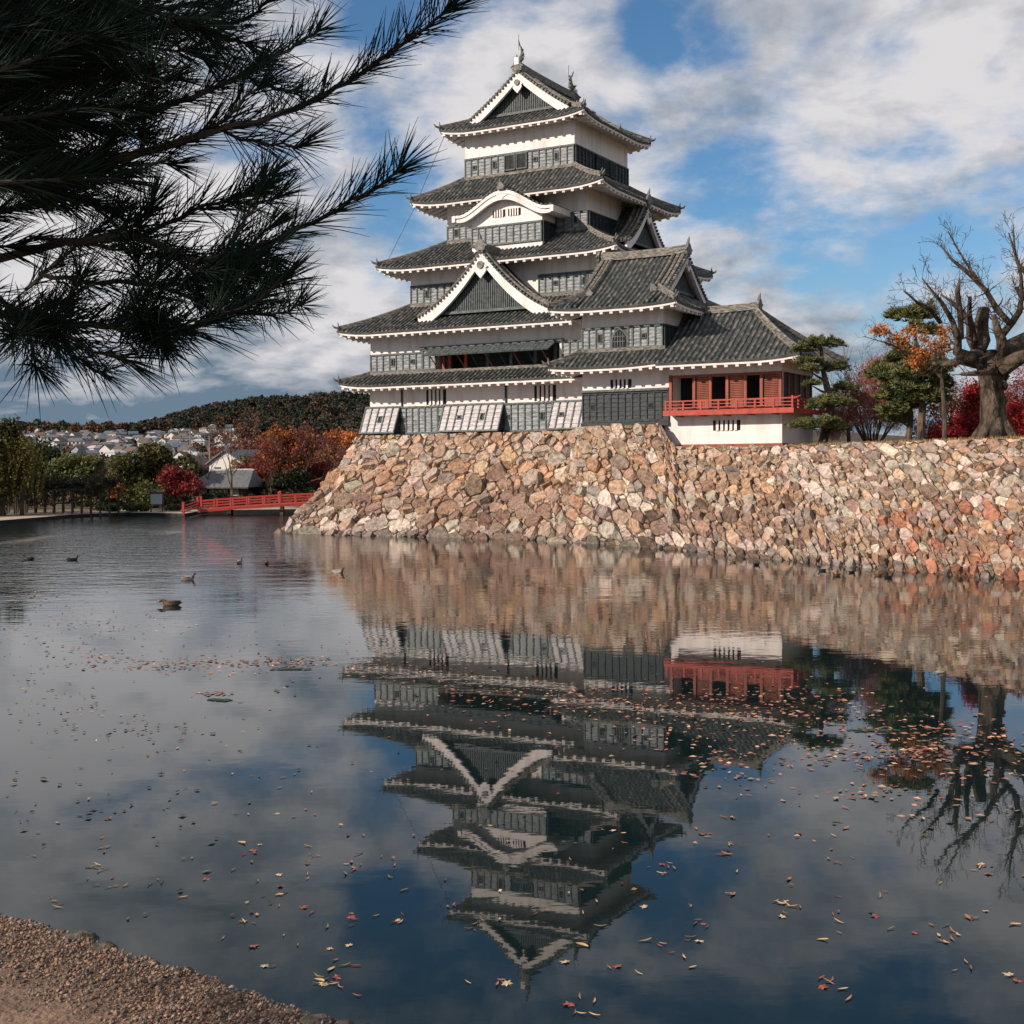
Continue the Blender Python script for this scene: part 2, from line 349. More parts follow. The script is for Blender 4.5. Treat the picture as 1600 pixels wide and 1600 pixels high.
def skirt(root, label, out, inn, wall, ze, zt, lift=0.22, faces='FRBL', single='F', step=ROW_STEP, trim=(None, None)):
    """hipped skirt roof between outer rectangle (eave) and inner rectangle (next wall); wall = rectangle below"""
    x0, x1, y0, y1 = out; X0, X1, Y0, Y1 = inn; wx0, wx1, wy0, wy1 = wall
    fd = {'F': dict(a=(x0, x1, X0, X1), e=(y0, Y0), ax=0, n=(0, -1, 0), w=(wx0, wx1, wy0)), 'B': dict(a=(x0, x1, X0, X1), e=(y1, Y1), ax=0, n=(0, 1, 0), w=(wx0, wx1, wy1)),
          'R': dict(a=(y0, y1, Y0, Y1), e=(x1, X1), ax=1, n=(1, 0, 0), w=(wy0, wy1, wx1)), 'L': dict(a=(y0, y1, Y0, Y1), e=(x0, X0), ax=1, n=(-1, 0, 0), w=(wy0, wy1, wx0))}
    surf = MB(); rows = {}; ev = []
    def pos(f, a, q):
        lo, hi = lerp(f['a'][0], f['a'][2], q), lerp(f['a'][1], f['a'][3], q); mgn = min(a - lo, hi - a)
        z = ze + (zt - ze) * prof(q) + lift * max(0, 1 - mgn / 2.6) ** 2 * (1 - q)
        e = lerp(*f['e'], q); return (a, e, z) if f['ax'] == 0 else (e, a, z)
    for k in faces:
        f = fd[k]; Q = [0, .25, .5, .75, 1]
        surf.grid([[pos(f, a, q) for a in ring_pts(lerp(f['a'][0], f['a'][2], q), lerp(f['a'][1], f['a'][3], q), 19)] for q in Q])
        rr = []; a = f['a'][0] + 0.14
        lat = (1, 0, 0) if f['ax'] == 0 else (0, 1, 0)
        while a < f['a'][1] - 0.1:
            q = 1.0
            if a < f['a'][2]: q = (a - f['a'][0]) / (f['a'][2] - f['a'][0])
            elif a > f['a'][3]: q = (f['a'][1] - a) / (f['a'][1] - f['a'][3])
            if k == 'F' and ((trim[0] is not None and a < trim[0]) or (trim[1] is not None and a > trim[1])): a += step; continue
            if q > 0.03:
                jit = rng.normal(0, 0.006)
                rr.append(([np.array(pos(f, a, t * q)) + np.array([0, 0, 0.0 if t else jit]) for t in (0, .25, .5, .75, 1)], lat))
            a += step
        rows[k] = rr
        A = ring_pts(f['a'][0], f['a'][1], 19); E = [pos(f, a, 0) for a in A]
        w0, w1, we = f['w']; zw = ze - 0.27 + 0.30 * abs(we - f['e'][0])
        W = [(lerp(w0, w1, (a - A[0]) / (A[-1] - A[0])), we, zw) if f['ax'] == 0 else (we, lerp(w0, w1, (a - A[0]) / (A[-1] - A[0])), zw) for a in A]
        ev.append(dict(E=E, n=f['n'], W=W))
    roof = root.part('roof', surf, M_PAN, True, label=label)
    joined = []
    for k in faces:
        if k in single: put_rows(roof, rows[k], True)
        else: joined += rows[k]
    put_rows(roof, joined, False)
    eaves(roof, ev)
    # pale mortar line where the roof meets the wall above
    fl = MB()
    for k in faces:
        f = fd[k]; a0, a1 = f['a'][2], f['a'][3]; e = f['e'][1]
        if k == 'F': fl.box(a0 - .08, a1 + .08, e - .13, e + .02, zt - .05, zt + .14)
        if k == 'R': fl.box(e - .02, e + .13, a0 - .08, a1 + .08, zt - .05, zt + .14)
        if k == 'L': fl.box(e - .13, e + .02, a0 - .08, a1 + .08, zt - .05, zt + .14)
    if fl.v: sub(roof, 'flashing', fl, M_RIDGE)
    # hip ridges
    for (cx, ix, cy, iy, kk) in ((x0, X0, y0, Y0, 'LF'), (x1, X1, y0, Y0, 'RF'), (x1, X1, y1, Y1, 'RB'), (x0, X0, y1, Y1, 'LB')):
        if not all(c in faces for c in kk): continue
        pts = [(lerp(cx, ix, q), lerp(cy, iy, q), ze + (zt - ze) * prof(q) + lift * (1 - q) + 0.02) for q in np.linspace(0.03, 1, 7)]
        mb = MB(); ridge_bar(mb, pts, 0.24, 0.24); sub(roof, 'hip_ridge', mb, M_RIDGE)
        o = MB(); d = np.array([cx - ix, cy - iy, 0]); demon_tile(o, np.array(pts[0]) + (0, 0, .08), d, 0.55)
        p = np.array(pts[0]); d = d / np.linalg.norm(d)
        o.tube([p + d * .1 + (0, 0, .12), p + d * .3 + (0, 0, .18), p + d * .42 + (0, 0, .32)], [.08, .07, .02], 5)
        sub(roof, 'ridge_end_tile', o, M_ORN)
    return roof

def gable_set(roof, T, zfun, half, b_wall, b_verge, zb, zapex, lat_vec, out_vec, board=0.46, slats=True, pend=0.55, lower=None):
    """front of a gable: white barge boards, verge tiles, lattice wall, pendant. T(a,b) -> xy, a sideways, b outward. zfun(|a|) roof height"""
    P = lambda a, b, z: np.array([*T(a, b), z], float)
    nb = 13; lower = lower or half
    for s in (-1, 1):
        mb = MB(); ts = np.linspace(0, lower, nb)
        top = [P(s * a, b_verge, zfun(a) - 0.03) for a in ts]
        w_ = [board * (0.82 + 0.35 * (a / lower)) for a in ts]
        bot = [P(s * a, b_verge, zfun(a) - 0.03 - w * (1.25 - 0.2 * a / lower)) for a, w in zip(ts, w_)]
        mb.strip(top, bot)
        back_t = [p - np.array(out_vec) * 0.16 for p in top]; back_b = [p - np.array(out_vec) * 0.16 for p in bot]
        mb.strip(bot, back_b); mb.strip(back_t, back_b); mb.add([top[-1], bot[-1], back_b[-1], back_t[-1]], [(0, 1, 2, 3)])
        # raised lower moulding
        m1 = [p + np.array(out_vec) * 0.05 + np.array([0, 0, 0.10]) for p in bot]; m2 = [p + np.array(out_vec) * 0.05 for p in bot]
        mb.strip(m1, m2); mb.strip(m1, [p - np.array(out_vec) * 0.05 for p in m1]); mb.strip(m2, bot)
        # soffit of the verge
        mb.strip(bot, [P(s * a, b_wall, zfun(a) - 0.25) for a in ts])
        sub(roof, 'barge_board', mb, M_WHITE)
        # verge: line of round tile ends with a bar above
        v = MB()
        L = np.concatenate([[0], np.cumsum([math.hypot(ts[i + 1] - ts[i], zfun(ts[i + 1]) - zfun(ts[i])) for i in range(nb - 1)])])
        for q in np.arange(0.15, L[-1], 0.27):
            a = np.interp(q, L, ts); c = P(s * a, b_verge + 0.02, zfun(a) + 0.02)
            v.tube([c - np.array(out_vec) * 0.35, c + np.array(out_vec) * 0.10], 0.095, 6)
        sub(roof, 'verge_tile_ends', v, M_TILE, False, 'stuff')
        v = MB(); v.tube([P(s * a, b_verge - 0.16, zfun(a) + 0.13) for a in ts], 0.11, 6); v.tube([P(s * a, b_verge - 0.46, zfun(a) + 0.11) for a in ts], 0.10, 6)
        sub(roof, 'verge_ridge', v, M_RIDGE)
    A = [a for a in np.linspace(-half, half, 25) if zfun(abs(a)) - 0.3 > zb - 0.05]
    w = MB(); w.add([P(a, b_wall, zfun(abs(a)) - 0.2) for a in A] + [P(a, b_wall, zb) for a in A[::-1]], [tuple(range(2 * len(A)))])
    sub(roof, 'gable_wall', w, M_BOARD_DARK)
    if slats:
        l = MB(); r_ = np.array(lat_vec, float); o_ = np.array(out_vec, float)
        for a in np.arange(A[0], A[-1], 0.135):
            zt = zfun(abs(a)) - 0.28
            if zt > zb + .12: l.beam(P(a, b_wall + .05, zb), P(a, b_wall + .05, zt), 0.07, 0.06, up=tuple(o_))
        zz = zb + 0.07; l.beam(P(A[0], b_wall + .1, zz), P(A[-1], b_wall + .1, zz), 0.12, 0.16)
        sub(roof, 'lattice', l, M_BATTEN, False, 'stuff')
    g = MB(); s = pend; zc_ = zapex - board * 1.75
    prof_ = [(-.36, .26), (-.55, .16), (-.40, .04), (-.46, -.12), (-.30, -.34), (-.10, -.55), (0, -.66), (.10, -.55), (.30, -.34), (.46, -.12), (.40, .04), (.55, .16), (.36, .26), (.18, .5), (-.18, .5)]
    g.prism([P(a * s, b_verge + 0.0, zc_ + z * s) for a, z in prof_], np.array(out_vec) * 0.12)
    sub(roof, 'gable_pendant', g, M_WHITE)
    g = MB(); g.tube([P(0, b_verge + .1, zc_ + .28 * s), P(0, b_verge + .2, zc_ + .28 * s)], 0.15 * s / .55, 8); sub(roof, 'pendant_boss', g, M_ORN)

def shachi(mb, p, d, s=1.0):
    """roof-ridge fish: head down on the ridge, tail curling up"""
    p = np.array(p, float); d = np.array(d, float)
    pts = [p + d * o * s + np.array([0, 0, z * s]) for o, z in ((.22, .08), (.12, .18), (-.05, .34), (-.16, .58), (-.12, .84), (.02, 1.06))]
    mb.tube(pts, [.13 * s, .20 * s, .19 * s, .14 * s, .09 * s, .045 * s], 7)
    r_ = np.array([d[1], -d[0], 0]); e = pts[-1]
    for q in (-1, 0, 1):
        mb.prism([e, e + d * (.22 + .06 * q) * s + np.array([0, 0, (.10 + .14 * q) * s]), e + d * (.16 + .1 * q) * s + np.array([0, 0, (.22 + .16 * q) * s])], r_ * .05 * s)
    for k in range(4):
        a = pts[1 + k]; mb.prism([a - d * .12 * s, a - d * .32 * s + np.array([0, 0, .12 * s]), a - d * .10 * s + np.array([0, 0, .16 * s])], r_ * .04 * s)
    for q in (-1, 1): mb.prism([pts[1] + r_ * .15 * q * s, pts[1] + r_ * .38 * q * s + np.array([0, 0, .16 * s]), pts[2] + r_ * .14 * q * s], d * .05 * s)

def irimoya(root, label, out, ze, zr, g, axis, wall, lift=0.25, verge=0.55, k=0.25, single=('S-',), fish=False, gs=1.0, rh=0.5):
    """hip-and-gable roof, ridge along `axis`. p = distance from the long eave"""
    x0, x1, y0, y1 = out
    if axis == 'y': c0, c1, r0, r1 = x0, x1, y0, y1; XY = lambda c, r_: (c, r_)
    else: c0, c1, r0, r1 = y0, y1, x0, x1; XY = lambda c, r_: (r_, c)
    half = (c1 - c0) / 2; cc = (c0 + c1) / 2
    def zf(p, mgn): return ze + (zr - ze) * prof(p / half, k) + (lift * max(0, 1 - mgn / 2.6) ** 2 * max(0, 1 - p / g) if p < g else 0)
    surf = MB(); rows = {}; ev = []
    cdir = np.array([*XY(1, 0), 0], float); rdir = np.array([*XY(0, 1), 0], float)
    wx0, wx1, wy0, wy1 = wall
    wc0, wc1, wr0, wr1 = (wx0, wx1, wy0, wy1) if axis == 'y' else (wy0, wy1, wx0, wx1)
    for s in (-1, 1):
        C = lambda p: cc + s * (half - p)
        def pos(r_, p):
            return (*XY(C(p), r_), zf(p, min(r_ - r0, r1 - r_) - p))
        surf.grid([[pos(r_, p) for r_ in ring_pts(r0 + p, r1 - p, 19)] for p in np.linspace(0, g, 4)])
        surf.grid([[pos(r_, p) for r_ in np.linspace(r0 + g - verge, r1 - g + verge, 3)] for p in np.linspace(g, half, 7)])
        rr = []; r_ = r0 + 0.14
        while r_ < r1 - 0.1:
            e = min(r_ - r0, r1 - r_); pm = half if e > g - verge + 0.05 else e
            if pm > 0.15:
                pts = [np.array(pos(r_, pm * t)) for t in np.linspace(0, 1, 9 if pm == half else 4)]
                if pm == half and e < g: pts = [np.array((*XY(C(p), r_), zf(p, 0 if p < e else 9))) for p in np.linspace(0, half, 9) if p <= e or p >= g - .1]
                rr.append((pts, rdir))
            r_ += ROW_STEP
        rows['S-' if s < 0 else 'S+'] = rr
        A = ring_pts(r0, r1, 19); wc = wc0 if s < 0 else wc1
        zw = ze - .27 + .25 * abs(wc - C(0))
        ev.append(dict(E=[pos(a, 0) for a in A], n=cdir * s, W=[(*XY(wc, lerp(wr0, wr1, (a - r0) / (r1 - r0))), zw) for a in A]))
    for e in (0, 1):
        S = -1 if e == 0 else 1
        Rr = lambda p: r0 + p if e == 0 else r1 - p
        def pos(c, p): return (*XY(c, Rr(p)), zf(p, min(c - c0, c1 - c) - p))
        gp = g + 0.10
        surf.grid([[pos(c, p) for c in ring_pts(c0 + p, c1 - p, 19)] for p in np.linspace(0, gp, 4)])
        rr = []; c = c0 + 0.14
        while c < c1 - .1:
            q = min(c - c0, c1 - c, gp)
            if q > .1: rr.append(([np.array(pos(c, q * t)) for t in (0, .33, .67, 1)], cdir))
            c += ROW_STEP
        rows['E%d' % e] = rr
        A = ring_pts(c0, c1, 19); wr = wr0 if e == 0 else wr1; zw = ze - .27 + .25 * abs(wr - Rr(0))
        ev.append(dict(E=[pos(a, 0) for a in A], n=rdir * S, W=[(*XY(lerp(wc0, wc1, (a - c0) / (c1 - c0)), wr), zw) for a in A]))
    roof = root.part('roof', surf, M_PAN, True, label=label)
    joined = []
    for kk, rr in rows.items():
        if kk in single: put_rows(roof, rr, True)
        else: joined += rr
    put_rows(roof, joined, False); eaves(roof, ev)
    # ridges
    ra, rb = r0 + g - verge, r1 - g + verge
    mb = MB(); ridge_bar(mb, [(*XY(cc, r_), zr + 0.04 + 0.10 * abs(2 * (r_ - ra) / (rb - ra) - 1) ** 3) for r_ in np.linspace(ra, rb, 9)], 0.40, rh)
    sub(roof, 'main_ridge', mb, M_RIDGE)
    for e in (0, 1):
        S = -1 if e == 0 else 1; rv = ra if e == 0 else rb
        o = MB(); demon_tile(o, (*XY(cc, rv), zr + 0.12), rdir * S, 1.15); sub(roof, 'demon_tile', o, M_ORN)
        if fish:
            o = MB(); o.box(-.16, .16, -.1, .1, 0, .46)
            o.v = [tuple(np.array([*XY(cc, rv + S * 0.10), zr + .35]) + cdir * v[0] + rdir * v[1] + np.array([0, 0, v[2]])) for v in o.v]
            sub(roof, 'ridge_end_cap', o, M_WHITE)
            o = MB(); shachi(o, (*XY(cc, rv - S * 0.45), zr + 0.62), rdir * S, 0.98); sub(roof, 'ridge_fish', o, M_ORN)
        for s in (-1, 1):
            C = lambda p: cc + s * (half - p)
            hip = MB(); pts = [(*XY(C(p), (r0 + p) if e == 0 else (r1 - p)), zf(p, 0) + 0.02) for p in np.linspace(0.05, g, 6)]
            ridge_bar(hip, pts, 0.25, 0.25); sub(roof, 'hip_ridge', hip, M_RIDGE)
            o = MB(); d = cdir * s + rdir * S; demon_tile(o, np.array(pts[0]) + (0, 0, .08), d, .55)
            d = d / np.linalg.norm(d); p = np.array(pts[0]); o.tube([p + d * .1 + (0, 0, .12), p + d * .3 + (0, 0, .18), p + d * .42 + (0, 0, .34)], [.08, .07, .02], 5)
            sub(roof, 'ridge_end_tile', o, M_ORN)
            dr = MB(); rd = rv - S * 0.75
            ridge_bar(dr, [(*XY(C(p), rd), zf(p, 9) + .03) for p in np.linspace(half - .2, g * 0.85, 8)], 0.25, 0.26); sub(roof, 'descending_ridge', dr, M_RIDGE)
            o = MB(); demon_tile(o, (*XY(C(g * .85), rd), zf(g * .85, 9) + .1), cdir * s, .62); sub(roof, 'ridge_end_tile', o, M_ORN)
        rg = r0 + g if e == 0 else r1 - g
        T = lambda a, b, rg=rg, S=S: XY(cc + a, rg + S * b)
        gable_set(roof, T, lambda a: zf(half - a, 9), half - g, 0.02, verge, zf(g, 9) + 0.02, zr, cdir, rdir * S, slats=True, board=0.56 * gs, pend=0.72 * gs, lower=half - g + 0.1)
    return roof

def dormer_gable(root, label, T, lat, outv, half, b_front, b_back, zb, zr, k=0.50, bw=0.66):
    """triangular gable with curved slopes standing on a roof; front plane at b_front, running back to b_back"""
    zf = lambda a: zb + (zr - zb) * prof(max(0.0, 1 - a / half), k) - max(0.0, a - half) * 0.35
    surf = MB(); lat = np.array(lat, float); outv = np.array(outv, float)
    P = lambda a, b, z: np.array([*T(a, b), z], float)
    rows = []
    for s in (-1, 1):
        surf.grid([[P(s * a, b, zf(a)) for b in np.linspace(b_front, b_back, 3)] for a in np.linspace(0, half * 1.08, 10)])
        for b in np.arange(b_front - .72, b_back, -ROW_STEP):
            rows.append(([P(s * a, b, zf(a)) for a in np.linspace(half * 1.05, 0.1, 9)], outv))
    roof = root.part('gable_roof', surf, M_PAN, True, label=label)
    put_rows(roof, rows, False)
    mb = MB(); ridge_bar(mb, [P(0, b, zr + .03) for b in np.linspace(b_front, b_back, 4)], 0.36, 0.45); sub(roof, 'main_ridge', mb, M_RIDGE)
    for s in (-1, 1):
        mb = MB(); ridge_bar(mb, [P(s * a, b_front - .80, zf(a) + .03) for a in np.linspace(.15, half * .93, 9)], 0.26, 0.24); sub(roof, 'descending_ridge', mb, M_RIDGE)
        o = MB(); demon_tile(o, P(s * half * .93, b_front - .80, zf(half * .93) + .1), lat * s, .6); sub(roof, 'ridge_end_tile', o, M_ORN)
    o = MB(); demon_tile(o, P(0, b_front, zr + .14), outv, 1.2); sub(roof, 'demon_tile', o, M_ORN)
    gable_set(roof, T, zf, half, b_front - 0.45, b_front, zb + 0.1, zr, lat, outv, board=bw, pend=bw * 1.35)
    return roof

# ---- boarded walls
_panel_cache = {}
def panel_mesh(w, h, n, m):
    key = (round(w, 3), round(h, 3), n, m.name)
    if key not in _panel_cache:
        mb = MB()
        for i in range(n):
            a, b = h * i / n, h * (i + 1) / n
            mb.add([(0, -.045, a), (w, -.045, a), (w, -.015, b), (0, -.015, b), (0, -.0, a), (w, -.0, a)], [(0, 1, 2, 3), (4, 5, 1, 0)])
        _panel_cache[key] = mb.mesh('board_panel', m)
    return _panel_cache[key]
def batten_mesh(h, m, w=0.075, t=0.085):
    key = ('b', round(h, 3), m.name, w)
    if key not in _panel_cache:
        mb = MB(); mb.box(-w / 2, w / 2, -t, 0.0, 0, h); _panel_cache[key] = mb.mesh('batten', m)
    return _panel_cache[key]
def axes(o, right, up, p):
    right = Vector(right).normalized(); up = Vector(up).normalized(); inw = up.cross(right)
    o.matrix_basis = Matrix(((right.x, inw.x, up.x, p[0]), (right.y, inw.y, up.y, p[1]), (right.z, inw.z, up.z, p[2]), (0, 0, 0, 1)))
def boards(root, name, p, right, up, w, h, n, m, bm, laps=5, ports=(), skip=(), label=None):
    p = np.array(p, float); r_ = np.array(right, float); u_ = np.array(up, float); u_ = u_ / np.linalg.norm(u_); out = np.cross(r_, u_)
    back = MB()
    back.prism([p, p + r_ * w, p + r_ * w + u_ * h, p + u_ * h], out * 0.012)
    for zz, hh, t in ((0.0, 0.11, 0.10), (h - 0.11, 0.11, 0.10)):
        a = p + u_ * zz + out * 0.004; back.prism([a, a + r_ * w, a + r_ * w + u_ * hh, a + u_ * hh], out * t)
    part = root.part(name, back, bm, label=label); pw = w / n; ph = h - 0.22
    for i in range(n):
        if i in skip: continue
        o = link('board_panel', panel_mesh(pw, ph, laps, m), part); axes(o, r_, u_, p + r_ * pw * i + u_ * .11 + out * .014)
    for i in range(n + 1):
        if i in skip and i - 1 in skip: continue
        o = link('batten', batten_mesh(h - 0.22, bm), part); axes(o, r_, u_, p + r_ * (pw * i if 0 < i < n else (0.04 if i == 0 else w - .04)) + u_ * .11 + out * .014)
    for i, kind in ports:
        c = p + r_ * pw * (i + .5) + u_ * h * 0.52; g = MB(); a, b = (0.085, 0.20) if kind == 't' else (0.10, 0.10)
        for q, t, mm in ((0.045, 0.075, bm),):
            fr = MB(); fr.prism([c + r_ * sx * (a + q) + u_ * sz * (b + q) + out * .03 for sx, sz in ((-1, -1), (1, -1), (1, 1), (-1, 1))], out * t)
            fo = sub(part, 'port_frame', fr, mm)
        g.prism([c + r_ * sx * a + u_ * sz * b + out * .06 for sx, sz in ((-1, -1), (1, -1), (1, 1), (-1, 1))], out * .052); sub(part, 'gun_port', g, M_DARK)
    return part
def barred(root, p, right, w, h, n, bar_m, bw=0.1, frame=None, name='slit_window'):
    """near-black sheet on the wall, painted-in shade of an opening, with upright bars in front"""
    p = np.array(p, float); r_ = np.array(right, float); u_ = np.array([0, 0, 1.0]); out = np.cross(r_, u_)
    g = MB(); g.prism([p - out * .02, p + r_ * w - out * .02, p + r_ * w + u_ * h - out * .02, p + u_ * h - out * .02], out * .026)
    part = root.part(name, g, M_DARK); 
    for i in range(n):
        c = p + r_ * w * (i + 1) / (n + 1); b = MB(); b.prism([c - r_ * bw / 2, c + r_ * bw / 2, c + r_ * bw / 2 + u_ * h, c - r_ * bw / 2 + u_ * h], out * .07); sub(part, 'bar', b, bar_m)
    if frame:
        f = MB(); t = .07
        for a, b in ((p - r_ * t - u_ * t, p + r_ * (w + t)), (p - r_ * t + u_ * h, p + r_ * (w + t) + u_ * (h + t))):
            hh = (b - a) @ u_; ww = (b - a) @ r_; f.prism([a, a + r_ * ww, a + r_ * ww + u_ * hh, a + u_ * hh], out * .09)
        for a in (p - r_ * t, p + r_ * w): f.prism([a, a + r_ * t, a + r_ * t + u_ * h, a + u_ * h], out * .09)
        sub(part, 'window_frame', f, frame)
    return part

# ================================================================== the keep
K = Root('castle_keep', (0, 0, 5.85), 'tall five-roofed castle keep of white plaster and black boards on stone base', 'castle keep')
FX, RX, UP = (1, 0, 0), (0, 1, 0), (0, 0, 1)
def wall_box(root, x0, x1, y0, y1, z0, z1, m=M_WHITE, name='wall'):
    mb = MB(); mb.box(x0, x1, y0, y1, z0, z1); return root.part(name, mb, m)
# storey 1
wall_box(K, -9.0, 9.0, -8.2, 8.2, 5.85, 9.6)
for (a, b, n, ports) in ((-6.6, -3.22, 7, ((0, 's'), (6, 't'))), (1.18, 4.58, 7, ((0, 's'), (5, 't')))):
    boards(K, 'board_wall', (a, -8.2, 5.88), FX, UP, b - a, 1.79, n, M_BOARD, M_BATTEN, 6, ports)
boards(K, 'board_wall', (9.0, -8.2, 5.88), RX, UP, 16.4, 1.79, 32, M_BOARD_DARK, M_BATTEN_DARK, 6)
def stone_drop(root, a, b, n, ports):
    """board-clad chute flaring out at the foot of the wall"""
    zt, zb, o = 7.68, 5.90, 0.80
    s = MB(); s.prism([(a, -8.2, zt), (a, -8.2, zb), (a, -8.2 - o, zb)], (b - a, 0, 0)); part = root.part('stone_drop', s, M_BATTEN_DARK)
    up = np.array([0, o, zt - zb]); L = np.linalg.norm(up); up /= L
    boards(root, 'chute_boards', (a, -8.2 - o - .02, zb), FX, up, b - a, L, n, M_BOARD_SUNLIT, M_BATTEN, 6, ports)
stone_drop(K, -9.3, -6.55, 5, ((2, 't'),)); stone_drop(K, -3.22, 1.2, 8, ((2, 's'), (5, 't'))); stone_drop(K, 4.6, 8.2, 7, ((1, 's'),))
for a in (-6.5, 1.26):
    mb = MB(); mb.box(a, a + .1, -8.29, -8.18, 7.68, 8.75); K.part('wall_post', mb, M_BATTEN_DARK)
for a in (-4.58, 3.29): barred(K, (a, -8.2, 7.72), FX, 1.5, .95, 4, M_WHITE, .17)
skirt(K, None, (-10.45, 10.45, -9.7, 9.7), (-8.95, 8.95, -8.15, 8.15), (-9, 9, -8.2, 8.2), 9.02, 9.80, 0.24, trim=(None, 7.4))
# storey 2, with a long opening under propped shutters
wall_box(K, -8.95, -3.8, -8.15, 8.15, 9.6, 12.75); wall_box(K, 5.0, 8.95, -8.15, 8.15, 9.6, 12.75)
wall_box(K, -3.8, 5.0, -6.6, 8.15, 9.6, 12.75, M_BOARD_DARK, 'inner_wall'); wall_box(K, -3.8, 5.0, -8.15, -6.6, 11.25, 12.75); wall_box(K, -3.8, 5.0, -8.10, -6.6, 9.6, 9.92, M_BOARD_DARK, 'floor_deck')
boards(K, 'board_wall', (-8.95, -8.15, 9.93), FX, UP, 4.12, 1.2, 8, M_BOARD, M_BATTEN, 5, ((3, 't'), (6, 's')))
boards(K, 'board_wall', (-4.8, -8.19, 9.93), FX, UP, 1.0, 1.36, 2, M_BOARD, M_BATTEN, 5)
boards(K, 'board_wall', (5.2, -8.15, 9.93), FX, UP, 3.7, 1.36, 7, M_BOARD, M_BATTEN, 5, ((2, 's'),))
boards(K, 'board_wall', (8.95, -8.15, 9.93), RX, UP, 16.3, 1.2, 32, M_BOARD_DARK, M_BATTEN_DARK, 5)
mb = MB(); mb.box(-4.95, 5.35, -8.36, -8.16, 11.29, 11.42); K.part('lintel', mb, M_BATTEN)
nsh = 9
for i in range(nsh):                                   # propped shutters, hinged at the top
    x = -4.15 + i * 1.0; mb = MB(); a = R(28)
    top = np.array([x, -8.22, 11.27]); dn = np.array([0, -math.cos(a), -math.sin(a)]); r_ = np.array([1.0, 0, 0])
    for j in range(3):
        q = top + r_ * (0.33 * j); mb.prism([q, q + r_ * .30, q + r_ * .30 + dn * 1.15, q + dn * 1.15], np.array([0, -.02, .05]))
    for t in (.15, .95): q = top + dn * 1.15 * t; mb.prism([q, q + r_ * .97, q + r_ * .97 + dn * .09, q + dn * .09], np.array([0, -.05, .10]))
    part = K.part('propped_shutter', mb, M_BATTEN)
    p = MB(); p.beam((x + .5, -8.2, 9.98), tuple(top + r_ * .5 + dn * 1.1), .05, .05); sub(part, 'prop', p, M_REDWOOD if i % 2 == 0 else M_BATTEN_DARK)
for x in (-3.55, -3.1, -1.9, -0.3, 1.4, 3.1, 4.5):
    mb = MB(); mb.box(x, x + .2, -7.9, -7.7, 9.92, 11.25); K.part('opening_post', mb, M_RED if x < -1.5 else M_BATTEN)
skirt(K, None, (-10.5, 10.5, -9.75, 9.75), (-7.0, 7.0, -6.25, 6.25), (-8.95, 8.95, -8.15, 8.15), 12.40, 14.30, 0.26, trim=(None, 7.6))
dormer_gable(K, 'large white edged triangular gable on the second roof', lambda a, b: (a - 0.25, -b), FX, (0, -1, 0), 4.75, 8.45, 5.6, 13.30, 17.15)
# storey 3
wall_box(K, -7.0, 7.0, -6.25, 6.25, 13.6, 17.2)
boards(K, 'board_wall', (-7.0, -6.25, 14.42), FX, UP, 4.2, 1.27, 8, M_BOARD, M_BATTEN, 5, ((2, 't'),))
boards(K, 'board_wall', (2.6, -6.25, 14.42), FX, UP, 4.4, 1.27, 9, M_BOARD, M_BATTEN, 5, ((2, 's'), (6, 't')))
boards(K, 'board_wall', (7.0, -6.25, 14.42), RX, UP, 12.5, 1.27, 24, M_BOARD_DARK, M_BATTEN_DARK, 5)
skirt(K, None, (-8.6, 8.75, -8.0, 8.0), (-5.2, 5.2, -4.5, 4.5), (-7.0, 7.0, -6.25, 6.25), 16.65, 18.55, 0.26)
# bay with the curved gable
BX, BW = 0.35, 2.55
mb = MB(); mb.box(BX - BW, BX + BW, -6.3, -4.4, 17.2, 19.12)
mb.prism([(BX - BW, -6.3, 19.12), (BX + BW, -6.3, 19.12), (BX + BW, -6.3, 19.75), (BX + 1.6, -6.3, 20.35), (BX, -6.3, 20.85), (BX - 1.6, -6.3, 20.35), (BX - BW, -6.3, 19.75)], (0, 1.8, 0))
K.part('bay_wall', mb, M_WHITE, label='projecting bay below the curved gable')
boards(K, 'board_wall', (BX - BW, -6.3, 17.78), FX, UP, 2 * BW, 1.27, 10, M_BOARD, M_BATTEN, 5)
boards(K, 'board_wall', (BX + BW, -6.3, 17.78), RX, UP, 1.8, 1.27, 3, M_BOARD_DARK, M_BATTEN_DARK, 5)
barred(K, (BX - 1.0, -6.3, 19.52), FX, .92, .46, 4, M_WHITE, .09); barred(K, (BX + .12, -6.3, 19.52), FX, .92, .46, 4, M_WHITE, .09)
HW = 3.55
def kara(a): t = min(1.0, abs(a) / HW); return 19.78 + 1.30 * (0.5 + 0.5 * math.cos(math.pi * min(1, t * 1.10))) ** 0.9 + 0.10 * max(0, t - .8) * 5 * 0.3
surf = MB(); AA = np.linspace(-HW, HW, 33)
surf.grid([[(BX + a, b, kara(a) + .02) for a in AA] for b in (-6.95, -5.6, -4.3)])
kr = K.part('curved_gable_roof', surf, M_PAN, True, label='curved bow-shaped gable roof over the white bay')
rows = [([np.array((BX + a, b, kara(a) + .03)) for b in (-6.98, -5.6, -4.3)], (1, 0, 0)) for a in np.arange(-HW + .1, HW, .30)]
for pts, lat in rows:
    mb = MB(); mb.half(pts, lat, .085); sub(kr, 'tile_row', mb, M_TILE, True)
